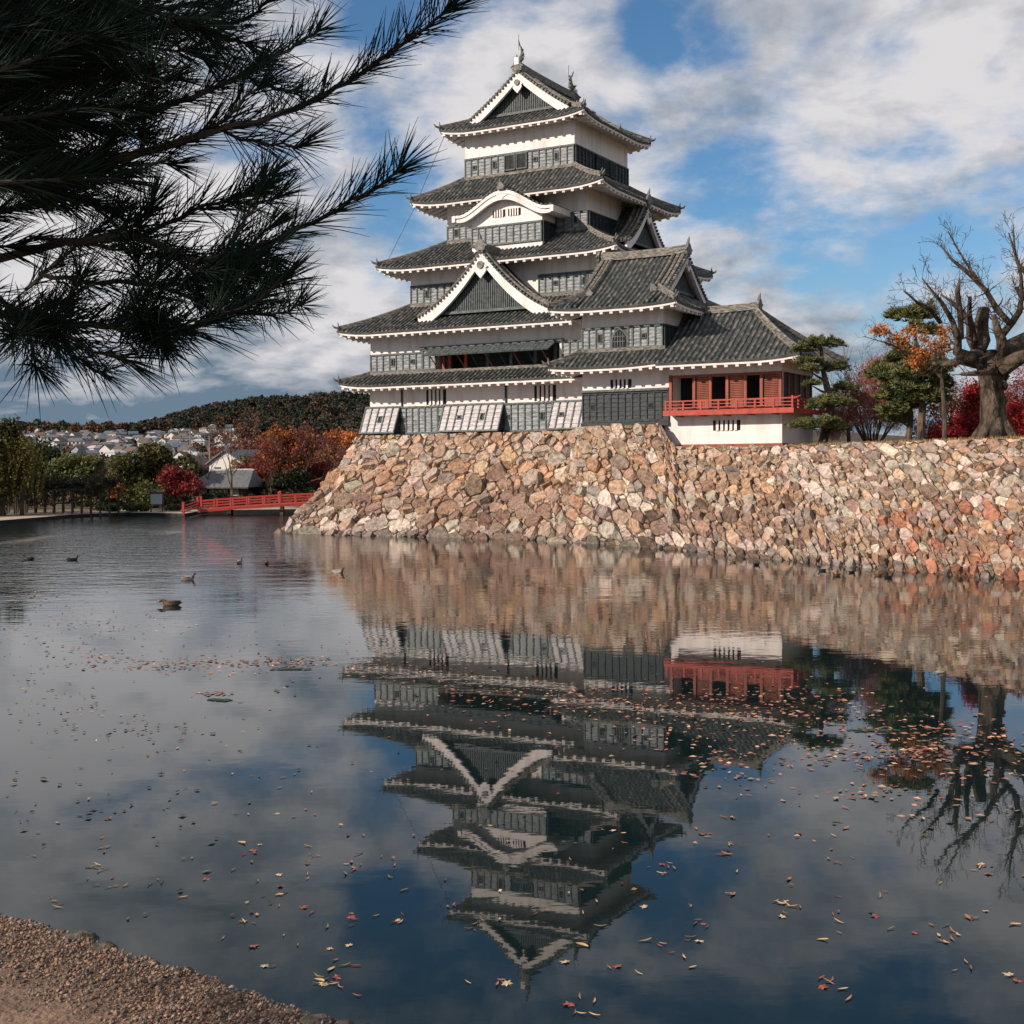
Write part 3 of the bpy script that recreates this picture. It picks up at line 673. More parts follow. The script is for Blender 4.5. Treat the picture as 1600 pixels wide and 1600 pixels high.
for (d0, d1, yy, t) in ((0.0, .24, -6.92, .16), (.24, .60, -6.86, .14)):
    mb = MB(); tp = [(BX + a, yy, kara(a) - d0) for a in AA]; bt = [(BX + a * (.985 if d1 < .3 else .97), yy, kara(a) - d1 * (1 - .25 * abs(a) / HW)) for a in AA]
    mb.strip(tp, bt); mb.strip(bt, [(x, y + t, z) for x, y, z in bt]); mb.strip([(x, y + t, z) for x, y, z in tp], [(x, y + t, z) for x, y, z in bt])
    for e in (0, -1): mb.add([tp[e], bt[e], (bt[e][0], bt[e][1] + t, bt[e][2]), (tp[e][0], tp[e][1] + t, tp[e][2])], [(0, 1, 2, 3)])
    sub(kr, 'curved_barge_board', mb, M_WHITE, True)
mb = MB(); mb.grid([[(BX + a, b, kara(a) - .42) for a in AA] for b in (-6.85, -6.0, -4.4)]); sub(kr, 'soffit', mb, M_WHITE, True)
for s in (-1, 1):
    mb = MB(); mb.box(BX + s * HW - .12, BX + s * HW + .12, -6.95, -4.5, kara(HW) - .42, kara(HW) - .03); sub(kr, 'side_eave', mb, M_WHITE)
mb = MB(); mb.prism([(BX + a * .6, -6.9, 20.72 + z * .5) for a, z in ((-.7, .1), (-.3, -.12), (0, -.42), (.3, -.12), (.7, .1), (.3, .35), (-.3, .35))], (0, .06, 0)); sub(kr, 'gable_pendant', mb, M_WHITE)
mb = MB(); ridge_bar(mb, [(BX, b, kara(0) + .06) for b in (-6.95, -5.7, -4.4)], .3, .3); sub(kr, 'main_ridge', mb, M_RIDGE)
mb = MB(); demon_tile(mb, (BX, -6.98, kara(0) + .1), (0, -1, 0), .8); sub(kr, 'demon_tile', mb, M_ORN)
# gable on the side of the third roof
dormer_gable(K, 'white edged gable facing the side on the third roof', lambda a, b: (b, a + 0.7), RX, (1, 0, 0), 3.3, 7.0, 4.6, 17.95, 20.75, bw=0.5)
# storey 4
wall_box(K, -5.2, 5.2, -4.5, 4.5, 17.6, 21.3)
boards(K, 'board_wall', (-5.2, -4.5, 18.66), FX, UP, 2.9, 1.05, 6, M_BOARD, M_BATTEN, 5, ((1, 't'),))
boards(K, 'board_wall', (2.95, -4.5, 18.66), FX, UP, 2.25, 1.05, 4, M_BOARD, M_BATTEN, 5, ((2, 't'),))
boards(K, 'board_wall', (5.2, -4.5, 18.66), RX, UP, 9.0, 1.05, 18, M_BOARD_DARK, M_BATTEN_DARK, 5)
skirt(K, None, (-6.95, 7.1, -6.35, 6.2), (-4.05, 4.05, -4.05, 4.05), (-5.2, 5.2, -4.5, 4.5), 20.95, 22.70, 0.30)
# top storey
wall_box(K, -4.05, 4.05, -4.05, 4.05, 22.0, 25.75)
boards(K, 'board_wall', (-4.05, -4.05, 22.74), FX, UP, 8.1, 1.33, 16, M_BOARD, M_BATTEN, 5, ((1, 's'), (4, 't'), (10, 's'), (13, 't')), skip=(6, 7, 8))
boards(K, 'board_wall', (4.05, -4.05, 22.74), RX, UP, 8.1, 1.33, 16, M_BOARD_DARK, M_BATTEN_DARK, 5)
for a in (-0.93, -0.17 + .12):
    barred(K, (a, -4.13, 23.0), FX, .66, .88, 6, M_BOARD_DARK, .05, M_BATTEN, 'barred_window')
for y in (-1.1, -0.1, 1.0): barred(K, (4.15, y, 23.0), RX, .7, .88, 5, M_BOARD_DARK, .05, M_BATTEN_DARK, 'barred_window')
irimoya(K, None, (-5.3, 5.3, -5.25, 5.25), 25.62, 29.25, 1.75, 'y', (-4.05, 4.05, -4.05, 4.05), 0.30, single=('E0',), fish=True)
mb = MB(); mb.tube([(0, -3.9, 30.6), (0, -3.9, 31.6)], .018, 5); mb.tube([(0, 3.2, 30.6), (0, 3.2, 31.5)], .018, 5); K.part('lightning_rod', mb, M_STEEL)
mb = MB(); mb.tube([(-5.1, -4.9, 25.6), (-6.6, -6.1, 21.1)], .022, 4); mb.tube([(-6.7, -6.1, 20.9), (-8.2, -7.6, 16.8)], .022, 4); K.part('lightning_cable', mb, M_STEEL)

# ================================================================== corner turret
C2 = Root('corner_turret', (10.5, -8, 6.1), 'two-storey white and black turret with arched window joined to the keep', 'turret')
wall_box(C2, 7.95, 13.3, -11.0, -4.6, 6.1, 9.6)
boards(C2, 'board_wall', (7.95, -11.0, 6.22), FX, UP, 5.35, 1.70, 12, M_BOARD_DARK, M_BATTEN_DARK, 6, ((1, 's'), (9, 's')))
mb = MB(); mb.box(7.9, 13.3, -11.16, -10.9, 5.98, 6.2); C2.part('sill_beam', mb, M_BATTEN_DARK)
mb = MB(); mb.box(7.88, 13.3, -11.2, -10.95, 7.93, 8.06); C2.part('rail_beam', mb, M_BATTEN)
boards(C2, 'board_wall', (12.95, -11.0, 10.32), RX, UP, 6.4, 1.28, 12, M_BOARD_DARK, M_BATTEN_DARK, 5)
barred(C2, (9.72, -11.0, 8.12), FX, 1.3, .5, 4, M_WHITE, .12)
skirt(C2, None, (6.45, 13.03, -12.4, -3.2), (7.95, 13.02, -11.0, -4.6), (7.95, 13.3, -11.0, -4.6), 9.28, 10.24, 0.12, faces='FLB')
wall_box(C2, 7.95, 12.95, -11.0, -4.6, 9.6, 13.1)
boards(C2, 'board_wall', (7.95, -11.0, 10.32), FX, UP, 5.0, 1.28, 11, M_BOARD, M_BATTEN, 5, ((2, 't'), (8, 's')), skip=(4, 5, 6))
cx = 10.32                                             # arched (flame-shaped) window
arch = [(-.42, 0), (-.42, .42), (-.36, .66), (-.22, .85), (0, 1.02), (.22, .85), (.36, .66), (.42, .42), (.42, 0)]
mb = MB(); mb.prism([(cx + a * 1.32, -11.09, 10.38 + z * 1.12) for a, z in arch], (0, .06, 0)); aw = C2.part('arched_window', mb, M_BATTEN)
mb = MB(); mb.prism([(cx + a, -11.11, 10.42 + z) for a, z in arch], (0, .04, 0)); sub(aw, 'opening', mb, M_DARK)
for a in (-.24, -.08, .08, .24):
    mb = MB(); mb.box(cx + a - .022, cx + a + .022, -11.15, -11.11, 10.43, 10.42 + .93 - abs(a) * .7); sub(aw, 'bar', mb, M_BATTEN)
for z in (10.72, 11.0):
    mb = MB(); mb.box(cx - .38, cx + .38, -11.16, -11.115, z, z + .045); sub(aw, 'crossbar', mb, M_BATTEN)
boards(C2, 'filler_boards', (9.75, -11.0, 10.32), FX, UP, .35, 1.28, 1, M_BOARD, M_BATTEN, 5); boards(C2, 'filler_boards', (10.62 + .2, -11.0, 10.32), FX, UP, .32, 1.28, 1, M_BOARD, M_BATTEN, 5)
irimoya(C2, None, (6.45, 14.3, -12.4, -3.2), 12.55, 15.85, 1.75, 'x', (7.95, 12.95, -11.0, -4.6), 0.16, single=('S-',), gs=0.72, rh=0.40)

# ================================================================== moon-viewing turret
MN = Root('moon_viewing_turret', (16.5, -8, 4.75), 'low turret with red balcony and louvred red shutters over a white base', 'turret')
mb = MB(); mb.prism([(13.0, -11.0, 4.9), (19.7, -11.0, 4.9), (19.7, -11.0, 6.75), (13.3, -11.0, 6.75), (13.3, -11.0, 6.05), (13.0, -11.0, 6.05)], (0, 5.7, 0)); MN.part('base_wall', mb, M_WHITE)
mb = MB(); mb.prism([(13.80, -11.04, 4.66), (19.74, -11.04, 4.66), (19.74, -11.04, 4.90), (13.84, -11.04, 4.90)], (0, 5.75, 0)); MN.part('plinth', mb, M_REDWOOD)
barred(MN, (15.85, -11.0, 5.62), FX, 1.55, .56, 5, M_WHITE, .15)
# balcony
mb = MB(); mb.box(13.3, 20.55, -11.85, -10.98, 6.62, 6.74); mb.box(19.68, 20.55, -10.98, -4.6, 6.62, 6.74); bal = MN.part('balcony', mb, M_RED)
mb = MB(); mb.box(13.28, 20.6, -11.9, -11.78, 6.46, 6.72); mb.box(20.48, 20.6, -11.78, -4.6, 6.46, 6.72); sub(bal, 'edge_beam', mb, M_RED)
for x in np.arange(14.0, 20.2, 1.35):
    mb = MB(); mb.box(x, x + .16, -11.8, -10.95, 6.40, 6.61); sub(bal, 'joist', mb, M_REDWOOD)
rail = MN.part('railing', (lambda b: (b.box(13.36, 20.7, -11.87, -11.79, 7.20, 7.27), b)[1])(MB()), M_RED)
for z, t in ((7.02, .05), (6.84, .06)):
    mb = MB(); mb.box(13.36, 20.52, -11.86, -11.80, z, z + t); sub(rail, 'rail_bar', mb, M_RED)
for z, t in ((7.20, .07), (7.02, .05), (6.84, .06)):
    mb = MB(); mb.box(20.49, 20.55, -11.79, -4.6, z + .003, z + t); sub(rail, 'rail_bar', mb, M_RED)
for x in list(np.linspace(13.45, 20.52, 8)):
    mb = MB(); mb.box(x - .05, x + .05, -11.885, -11.775, 6.74, 7.22 if x < 20 else 7.36); sub(rail, 'rail_post', mb, M_RED)
for y in np.linspace(-10.8, -4.8, 7):
    mb = MB(); mb.box(20.47, 20.57, y - .05, y + .05, 6.74, 7.22); sub(rail, 'rail_post', mb, M_RED)
mb = MB(); mb.tube([(20.3, -11.83, 7.235), (20.75, -11.83, 7.25), (20.95, -11.83, 7.34)], [.05, .05, .04], 6); sub(rail, 'rail_tip', mb, M_RED)
# timber storey
wall_box(MN, 13.4, 19.45, -9.6, -5.2, 6.74, 8.75, M_DARK, 'room_shade_block')  # solid near-black block painting the shade of the open room
mb = MB(); mb.box(13.3, 19.72, -11.06, -5.3, 8.70, 9.55); MN.part('upper_wall', mb, M_WHITE)
mb = MB(); mb.box(13.3, 13.42, -11.05, -5.3, 6.74, 8.7); MN.part('side_wall', mb, M_WHITE)
mb = MB(); mb.box(13.42, 19.68, -11.12, -10.94, 8.54, 8.68); MN.part('head_beam', mb, M_REDWOOD)
mb = MB(); mb.box(13.42, 19.68, -11.10, -10.94, 6.75, 6.86); MN.part('sill_beam', mb, M_REDWOOD)
for x in (13.34, 14.72, 15.66, 16.62, 17.64, 18.53, 19.55):
    w = .16; mb = MB(); mb.box(x, x + w, -11.16, -11.0, 6.76, 8.72 if x < 13.5 else 8.6); MN.part('post', mb, M_REDWOOD)
for x0, x1 in ((14.88, 15.66), (16.78, 17.64), (18.69, 19.55)):
    mb = MB(); mb.box(x0, x1, -11.02, -10.98, 6.86, 8.54); sh = MN.part('louvred_shutter', mb, M_REDWOOD)
    for z in np.arange(7.3, 8.5, .095):
        b = MB(); b.box(x0 + .06, x1 - .06, -11.075, -11.025, z, z + .05); sub(sh, 'louvre_slat', b, M_REDWOOD)
    b = MB(); b.box(x0 + .06, x1 - .06, -11.06, -11.025, 6.9, 7.24); sub(sh, 'lower_panel', b, M_REDWOOD)
for x0, x1 in ((15.82, 16.62), (17.8, 18.53)):
    mb = MB(); mb.box(x0, x1, -11.03, -10.95, 7.22, 7.32); MN.part('window_sill', mb, M_REDWOOD)
for i, y in enumerate(np.linspace(-10.9, -5.6, 6)):
    mb = MB(); mb.box(19.55, 19.70, y, y + .15, 6.76, 8.7); MN.part('post', mb, M_REDWOOD if i else M_WHITE)
for i, y in enumerate(np.linspace(-10.75, -6.66, 5)):
    mb = MB(); mb.box(19.58, 19.64, y + .003, y + .9, 6.86, 8.65); MN.part('side_shutter', mb, M_BOARD_DARK)
# hipped roof with short ridge
def moon_roof():
    x1, y0, y1, ze, zr, yr, xr = 21.05, -12.4, -3.6, 9.30, 12.35, -8.0, 17.2
    xl = 13.05; surf = MB(); lift = .22
    def zf(p, mg): t = p / 4.4; return ze + (zr - ze) * prof(t, .2) + lift * max(0, 1 - mg / 2.6) ** 2 * max(0, 1 - t)
    F = lambda x, p: (x, y0 + p, zf(p, (x1 - (x1 - xr) * p / 4.4) - x))
    B = lambda x, p: (x, y1 - p, zf(p, (x1 - (x1 - xr) * p / 4.4) - x))
    def Rr(y, p):
        q = p / 4.4; lo, hi = y0 + p, y1 - p; return (x1 - (x1 - xr) * q, y, zf(p, min(y - lo, hi - y)))
    Q = np.linspace(0, 4.4, 6)
    for G in (F, B): surf.grid([[G(x, p) for x in ring_pts(xl, x1 - (x1 - xr) * p / 4.4, 15)] for p in Q])
    surf.grid([[Rr(y, p) for y in ring_pts(y0 + p, y1 - p, 15)] for p in Q])
    roof = MN.part('roof', surf, M_PAN, True)
    rows, rows2 = [], []; x = xl + .1
    while x < x1 - .15:
        pm = 4.4 if x < xr else 4.4 * (x1 - x) / (x1 - xr)
        rows.append(([np.array(F(x, pm * t)) for t in np.linspace(0, 1, 7)], (1, 0, 0))); rows2.append(([np.array(B(x, pm * t)) for t in np.linspace(0, 1, 4)], (1, 0, 0))); x += .335
    for y in np.arange(y0 + .2, y1 - .15, .335):
        pm = min(y - y0, y1 - y); rows2.append(([np.array(Rr(y, pm * t)) for t in np.linspace(0, 1, 5)], (0, 1, 0)))
    for pts, lat in rows:
        mb = MB(); mb.half(pts, lat, .098, 5); sub(roof, 'tile_row', mb, M_TILE, True)
    put_rows(roof, rows2, False)
    A = ring_pts(xl, x1, 15); Y = ring_pts(y0, y1, 15)
    eaves(roof, [dict(open=1, E=[F(a, 0) for a in A], n=(0, -1, 0), W=[(lerp(13.3, 19.72, (a - xl) / (x1 - xl)), -11.06, ze + .1) for a in A]),
                 dict(E=[B(a, 0) for a in A], n=(0, 1, 0), W=[(lerp(13.3, 19.72, (a - xl) / (x1 - xl)), -5.3, ze + .1) for a in A]),
                 dict(E=[Rr(y, 0) for y in Y], n=(1, 0, 0), W=[(19.72, lerp(-11.06, -5.3, (y - y0) / (y1 - y0)), ze + .1) for y in Y])])
    mb = MB(); ridge_bar(mb, [(x, yr, zr + .03 + .05 * max(0, x - 16)) for x in np.linspace(13.0, xr + .15, 6)], .34, .34); sub(roof, 'main_ridge', mb, M_RIDGE)
    o = MB(); demon_tile(o, (xr + .2, yr, zr + .2), (1, 0, 0), 1.0); sub(roof, 'demon_tile', o, M_ORN)
    for G in (F, B):
        mb = MB(); pts = [np.array(G(x1 - (x1 - xr) * p / 4.4, p)) + (0, 0, .03) for p in np.linspace(.05, 4.35, 9)]; ridge_bar(mb, pts, .30, .27); sub(roof, 'hip_ridge', mb, M_RIDGE)
        o = MB(); d = np.array([1, -1 if G is F else 1, 0]) / 1.414; p = pts[0]; demon_tile(o, p + (0, 0, .1), d, .62); o.tube([p + d * .1 + (0, 0, .12), p + d * .3 + (0, 0, .18), p + d * .42 + (0, 0, .34)], [.08, .07, .02], 5); sub(roof, 'ridge_end_tile', o, M_ORN)
moon_roof()

# ================================================================== stone walls
def foot(px, py): return on_z(px, py, WATER)
# columns of the wall: (top point, foot point), from the left face round the corner to beyond the frame
cols = [
    (castle(-9.6, 9.5, 5.80), castle(-13.2, 10.0, WATER)),
    (castle(-9.6, -9.05, 5.80), foot(434, 833)),
    (castle(-4.0, -9.05, 5.82), foot(566, 837)),
    (castle(1.5, -9.05, 5.84), foot(704, 840)),
    (castle(6.6, -9.05, 5.86), foot(838, 844)),
    (castle(8.0, -11.35, 6.00), foot(905, 848)),
    (castle(10.6, -11.35, 6.02), foot(985, 853)),
    (castle(12.9, -11.40, 6.04), foot(1055, 859)),
    (castle(14.1, -12.20, 4.70), foot(1096, 863)),
    (castle(16.8, -12.25, 4.70), foot(1160, 869)),
    (castle(20.3, -12.2, 4.70), foot(1262, 879)),
    (np.array([17.3, 59.3, 4.72]), foot(1400, 891)),
    (np.array([20.4, 51.0, 4.76]), foot(1580, 906)),
    (np.array([24.2, 41.0, 4.80]), foot(1790, 930)),
    (np.array([29.0, 29.0, 4.80]), foot(2200, 985)),
]
seg = [0.0]
for (a, b), (c, d) in zip(cols, cols[1:]): seg.append(seg[-1] + 0.5 * (np.linalg.norm(a - c) + np.linalg.norm(b - d)))
SEG = np.array(seg); TOPS = np.array([c[0] for c in cols]); FEET = np.array([c[1] for c in cols])
def wall_pt(s, t, below=0.0):
    """t in 0..1 from the water to the top; hollow slope, steeper towards the top"""
    T = np.array([np.interp(s, SEG, TOPS[:, j]) for j in range(3)]); B = np.array([np.interp(s, SEG, FEET[:, j]) for j in range(3)])
    tt = max(t, 0.0); k = 1 - (1 - tt) ** 1.28
    p = B + (T - B) * k; p[2] = B[2] + (T[2] - B[2]) * tt
    if t < 0: p = p - (T - B) * np.array([1, 1, 0]) * (-t) * 1.28; p[2] = B[2] + (T[2] - B[2]) * t
    return p
def wall_n(s, t):
    e = 0.02; a = wall_pt(s + .15, t) - wall_pt(s - .15, t); b = wall_pt(s, min(t + e, 1)) - wall_pt(s, min(t + e, 1) - 2 * e)
    n = np.cross(a, b); n /= np.linalg.norm(n); return n if n[2] > 0 or n @ (CO - wall_pt(s, t)) > 0 else -n
SL = 8.0                                             # mean slant height in metres
def clip(poly, nx, ny, c):                           # keep the side nx*x+ny*y <= c
    out = []; n = len(poly)
    for i in range(n):
        p, q = poly[i], poly[(i + 1) % n]; dp, dq = nx * p[0] + ny * p[1] - c, nx * q[0] + ny * q[1] - c
        if dp <= 0: out.append(p)
        if (dp < 0 < dq) or (dq < 0 < dp):
            t = dp / (dp - dq); out.append((p[0] + (q[0] - p[0]) * t, p[1] + (q[1] - p[1]) * t))
    return out
def stone_cells(s0, s1, size, rr, fill):
    """power-diagram cells over the unrolled wall; returns polygons in (s metres, h metres)"""
    pts = []; cell = {}
    def ok(x, y, r):
        gx, gy = int(x // 1.0), int(y // 1.0)
        for i in (-2, -1, 0, 1, 2):
            for j in (-2, -1, 0, 1, 2):
                for (a, b, q) in cell.get((gx + i, gy + j), ()):
                    if ((a - x) * .84) ** 2 + ((b - y) * 1.34) ** 2 < ((r + q) * .92) ** 2: return False
        return True
    area = (s1 - s0) * (SL + 1.0)
    for (mean, tries) in ((size * .76, int(area * .35)), (size * .60, int(area * 3)), (size * .46, int(area * 8)), (size * .33, int(area * 26)), (size * .22, int(area * 40)), (size * .14, int(area * 40 * fill))):
        for _ in range(tries):
            x, y = s0 + rr.random() * (s1 - s0), -0.6 + rr.random() * (SL + .6); r = mean * (0.85 + .35 * rr.random()) * np.interp(x, [SEG[5], SEG[8]], [1.0, .80 if size > .7 else 1.0]) * (1.0 if size > .7 else np.interp(x, [SEG[8], SEG[10]], [1.18, 1.0]))
            if ok(x, y, r): cell.setdefault((int(x // 1.0), int(y // 1.0)), []).append((x, y, r)); pts.append((x, y, r))
    P_ = np.array(pts); res = []
    for i, (x, y, r) in enumerate(pts):
        d = (P_[:, 0] - x) ** 2 + (P_[:, 1] - y) ** 2; idx = np.argsort(d)[1:22]
        poly = [(x - 1.3, y - 1.1), (x + 1.3, y - 1.1), (x + 1.3, y + 1.1), (x - 1.3, y + 1.1)]
        for j in idx:
            dx, dy = P_[j, 0] - x, P_[j, 1] - y; D = math.hypot(dx, dy); q = P_[j, 2]
            t = 0.5 * (D + (r * r - q * q) / D); t = min(max(t, .15 * D), .85 * D) - 0.017
            poly = clip(poly, dx / D, dy / D, (x * dx + y * dy) / D + t)
            if len(poly) < 3: break
        poly = clip(poly, 0, 1, SL - .01); poly = clip(poly, 0, -1, 0.8); poly = clip(poly, 1, 0, s1); poly = clip(poly, -1, 0, -s0) if len(poly) > 2 else poly
        if len(poly) >= 3: res.append((poly, r))
    return res
def nz(x, y, s=0):                                    # cheap smooth noise for patches of stone colour
    return (math.sin(x * .71 + s) * math.cos(y * .93 + 1.7 * s) + math.sin(x * .33 - y * .57 + 2.1 * s) + .6 * math.sin(x * 1.9 + y * 1.3 + s)) / 2.6
TAN, ORA, BRO, GRY, PAL, RUS, DRK = (.45, .325, .235), (.46, .285, .18), (.28, .185, .14), (.31, .275, .24), (.55, .47, .40), (.39, .155, .09), (.15, .105, .085)
def stone_col(s, h, rr):
    t = h / SL; u = rr.random(); w = s - SEG[1]
    right = np.clip((s - SEG[9]) / 8, 0, 1)
    if right < .5:
        if t > .70: pal = [(TAN, .44), (PAL, .22), (GRY, .18), (ORA, .16)]
        elif t > .45: pal = [(ORA, .40), (TAN, .32), (BRO, .12), (PAL, .10), (GRY, .06)]
        elif t > .12: pal = [(BRO, .34), (TAN, .18), (DRK, .16), (ORA, .12), (PAL, .12), (GRY, .08)]
        else: pal = [(PAL, .40), (GRY, .22), (BRO, .2), (TAN, .18)]
        if 12 < w < 32 and .2 < t < .5 and nz(w, h, 1) > .2: pal = [(PAL, .45), (GRY, .25), (BRO, .3)]
        if 6 < w < 9.5 and t < .2: pal = [(PAL, .9), (GRY, .1)]
    else:
        pal = [(TAN, .22), (PAL, .25), (BRO, .24), (GRY, .16), (ORA, .13)]
        if t < .5 and s > SEG[11] - 1: pal = [(ORA, .20), (RUS, .19), (GRY, .20), (PAL, .16), (BRO, .25)]
        elif nz(s, h, 2) > .25: pal = [(PAL, .55), (GRY, .25), (TAN, .2)]
    for c, p in pal:
        u -= p
        if u <= 0: break
    mean = np.sum([np.array(a) * p for a, p in pal], axis=0); c = [q * .75 + w_ * .25 for q, w_ in zip(c, mean)]
    v = 0.92 + .50 * (rr.random() - .5); c = [max(0.02, q * v * (1 + .10 * (rr.random() - .5))) for q in c]
    if t < 0.035: c = [q * .55 for q in c]            # wet, weed-stained foot at the water line
    return tuple(c)
def stone_mesh(mb, poly, rr, col, bulge):
    n0 = len(poly); cx = sum(p[0] for p in poly) / n0; cy = sum(p[1] for p in poly) / n0
    ch = []
    for i in range(n0):                              # cut the corners
        p, q = poly[i], poly[(i + 1) % n0]; e = math.hypot(p[0] - q[0], p[1] - q[1]); k = .02 + .06 * rr.random()
        if e < .06: ch.append(((p[0] + q[0]) / 2, (p[1] + q[1]) / 2)); continue
        ch += [(p[0] + (q[0] - p[0]) * k, p[1] + (q[1] - p[1]) * k), (p[0] + (q[0] - p[0]) * (1 - k), p[1] + (q[1] - p[1]) * (1 - k))]
    n = len(ch); P0 = wall_pt(cx, cy / SL); N = wall_n(cx, min(max(cy / SL, 0.02), .98))
    tx, ty = rr.normal(0, .30), rr.normal(0, .26) + .03; d0 = rr.normal(0, .045)
    W = [wall_pt(x, y / SL) for x, y in ch]
    h = bulge; ring = []
    ring.append([w - N * .30 for w in W]); ring.append([w + N * (h * .15 + d0 + rr.normal(0, .022)) for w in W])
    f = .74 + .16 * rr.random()
    top = []
    for (x, y) in ch:
        X, Y = cx + (x - cx) * f, cy + (y - cy) * f; top.append(wall_pt(X, Y / SL) + N * (d0 + h + (X - cx) * tx + (Y - cy) * ty + rr.normal(0, .016)))
    ring.append(top); vs = [q for r_ in ring for q in r_] + [P0 + N * (d0 + h * 1.02 + rr.normal(0, .025))]
    fs = [(j * n + i, j * n + (i + 1) % n, (j + 1) * n + (i + 1) % n, (j + 1) * n + i) for j in range(2) for i in range(n)] + [(2 * n + i, 2 * n + (i + 1) % n, 3 * n) for i in range(n)]
    mb.add(vs, fs, col)
def build_stone_wall(name, label, s0, s1, size, seed, fill, cap_pts, loc):
    rr = np.random.default_rng(seed); root = empty(name, loc, 0, label, 'stone wall'); off = -Vector(loc)
    core = MB(); SS = sorted(set(list(np.linspace(s0, s1, 60)) + [q for q in SEG if s0 <= q <= s1]))
    core.grid([[wall_pt(s, t) - wall_n(s, min(max(t, .02), .98)) * .10 for s in SS] for t in (-.25, 0, .2, .4, .6, .8, 1.0)])
    if cap_pts is not None: core.add(cap_pts, [tuple(range(len(cap_pts)))])
    core.build('wall_core', M_MORTAR, root, off)
    cells = stone_cells(s0, s1, size, rr, fill)
    def area(p): return abs(sum(p[i][0] * p[(i + 1) % len(p)][1] - p[(i + 1) % len(p)][0] * p[i][1] for i in range(len(p)))) / 2
    vis = SEG[13] - 2.0
    cells.sort(key=lambda c: -area(c[0]) * (1 if SEG[1] - .5 < c[0][0][0] < vis and c[0][0][1] > 0.1 else .01))
    rest = MB()
    for i, (poly, r) in enumerate(cells):
        cx = sum(p[0] for p in poly) / len(poly); cy = sum(p[1] for p in poly) / len(poly)
        col = stone_col(cx, cy, rr); b = min(.15, .05 + .17 * r) * (.5 + 1.0 * rr.random())
        if i < 300:
            mb = MB(); stone_mesh(mb, poly, rr, col, b); mb.build('stone', M_STONE, root, off)
        else: stone_mesh(rest, poly, rr, col, b)
    tag(rest.build('small_stones', M_STONE, root, off), kind='stuff')
    # a row of cap stones standing a little proud along the rim
    return root
cap_a = [castle(-9.6, -9.05, 5.78), castle(6.6, -9.05, 5.78), castle(8.0, -11.3, 5.9), castle(13.2, -11.3, 5.9), castle(13.2, 9.5, 5.78), castle(-9.6, 9.5, 5.78)]
build_stone_wall('castle_stone_base', 'sloping base of rough tan and brown stones under the castle keep', SEG[0] + 8, SEG[8], 0.78, 3, 1.0, cap_a, tuple(castle(0, -9, WATER)))
build_stone_wall('moat_stone_wall', 'lower mossy sloping moat wall of smaller broken stones running toward the viewer', SEG[8], SEG[14], 0.53, 5, 1.0, None, (16.0, 55.0, WATER))

# ================================================================== water, ground
def water_mat():
    M = bpy.data.materials.new('moat_water'); M.use_nodes = True; t = M.node_tree; b = t.nodes['Principled BSDF']
    b.inputs['Base Color'].default_value = (0.006, 0.014, 0.015, 1); b.inputs['Roughness'].default_value = 0.015; b.inputs['IOR'].default_value = 1.34
    g = t.nodes.new('ShaderNodeNewGeometry')
    def noise(scale, st, det=3, rot=0.0):
        mp = t.nodes.new('ShaderNodeMapping'); mp.inputs[3].default_value = st; mp.inputs[2].default_value = (0, 0, rot); t.links.new(g.outputs['Position'], mp.inputs[0])
        n = t.nodes.new('ShaderNodeTexNoise'); n.inputs['Scale'].default_value = scale; n.inputs['Detail'].default_value = det; t.links.new(mp.outputs[0], n.inputs['Vector']); return n.outputs[0]
    def mth(op, a, b_):
        n = t.nodes.new('ShaderNodeMath'); n.operation = op
        for i, v in enumerate((a, b_)):
            if isinstance(v, (int, float)): n.inputs[i].default_value = v
            else: t.links.new(v, n.inputs[i])
        return n.outputs[0]
    def mr(v, a, b_, c, d):
        n = t.nodes.new('ShaderNodeMapRange'); n.interpolation_type = 'SMOOTHSTEP'; t.links.new(v, n.inputs[0])
        for i, q in enumerate((a, b_, c, d)): n.inputs[i + 1].default_value = q
        return n.outputs[0]
    sp = t.nodes.new('ShaderNodeSeparateXYZ'); t.links.new(g.outputs['Position'], sp.inputs[0])
    # wind: calm close to the near bank, rippled patches farther out, breeze on the far left arm of the moat
    breeze = mr(mth('ADD', sp.outputs[1], mth('MULTIPLY', noise(.06, (1, 1, 1), 2), 40.0)), 58.0, 86.0, 0.0, 1.0)
    side = mr(sp.outputs[0], -18.0, -5.0, 1.0, 0.0)
    patch = mr(noise(.11, (.6, 1.6, 1), 2, .3), .46, .62, 0.0, 1.0)
    mid = mr(sp.outputs[1], 18.0, 46.0, 0.05, 0.34)
    amp = mth('ADD', mth('MULTIPLY', mth('MULTIPLY', breeze, side), 6.0), mth('ADD', mid, mth('MULTIPLY', mth('MULTIPLY', patch, mr(sp.outputs[1], 24, 44, 0, 1)), .30)))
    h = mth('ADD', mth('MULTIPLY', noise(3.2, (.55, 1, 1), 3, .15), 1.0), mth('MULTIPLY', noise(.9, (.5, 1, 1), 2, -.2), 1.6))
    bp = t.nodes.new('ShaderNodeBump'); bp.inputs['Distance'].default_value = 0.010; bp.inputs['Strength'].default_value = 1.0
    t.links.new(mth('MULTIPLY', h, amp), bp.inputs['Height']); t.links.new(bp.outputs[0], b.inputs['Normal'])
    return M
M_WATER = water_mat()
mb = MB(); mb.add([(-260, -60, WATER), (160, -60, WATER), (160, 320, WATER), (-260, 320, WATER)], [(0, 1, 2, 3)])
tag(mb.build('water', M_WATER), kind='structure')
M_GROUND = mat('dry_ground', (0.10, 0.085, 0.055), (0.20, 0.155, 0.10), 0.95, .4, .3, 3)
M_GRASS = mat('withered_grass', (0.30, 0.20, 0.085), (0.17, 0.135, 0.055), 0.95, 1.6, .6, 25)
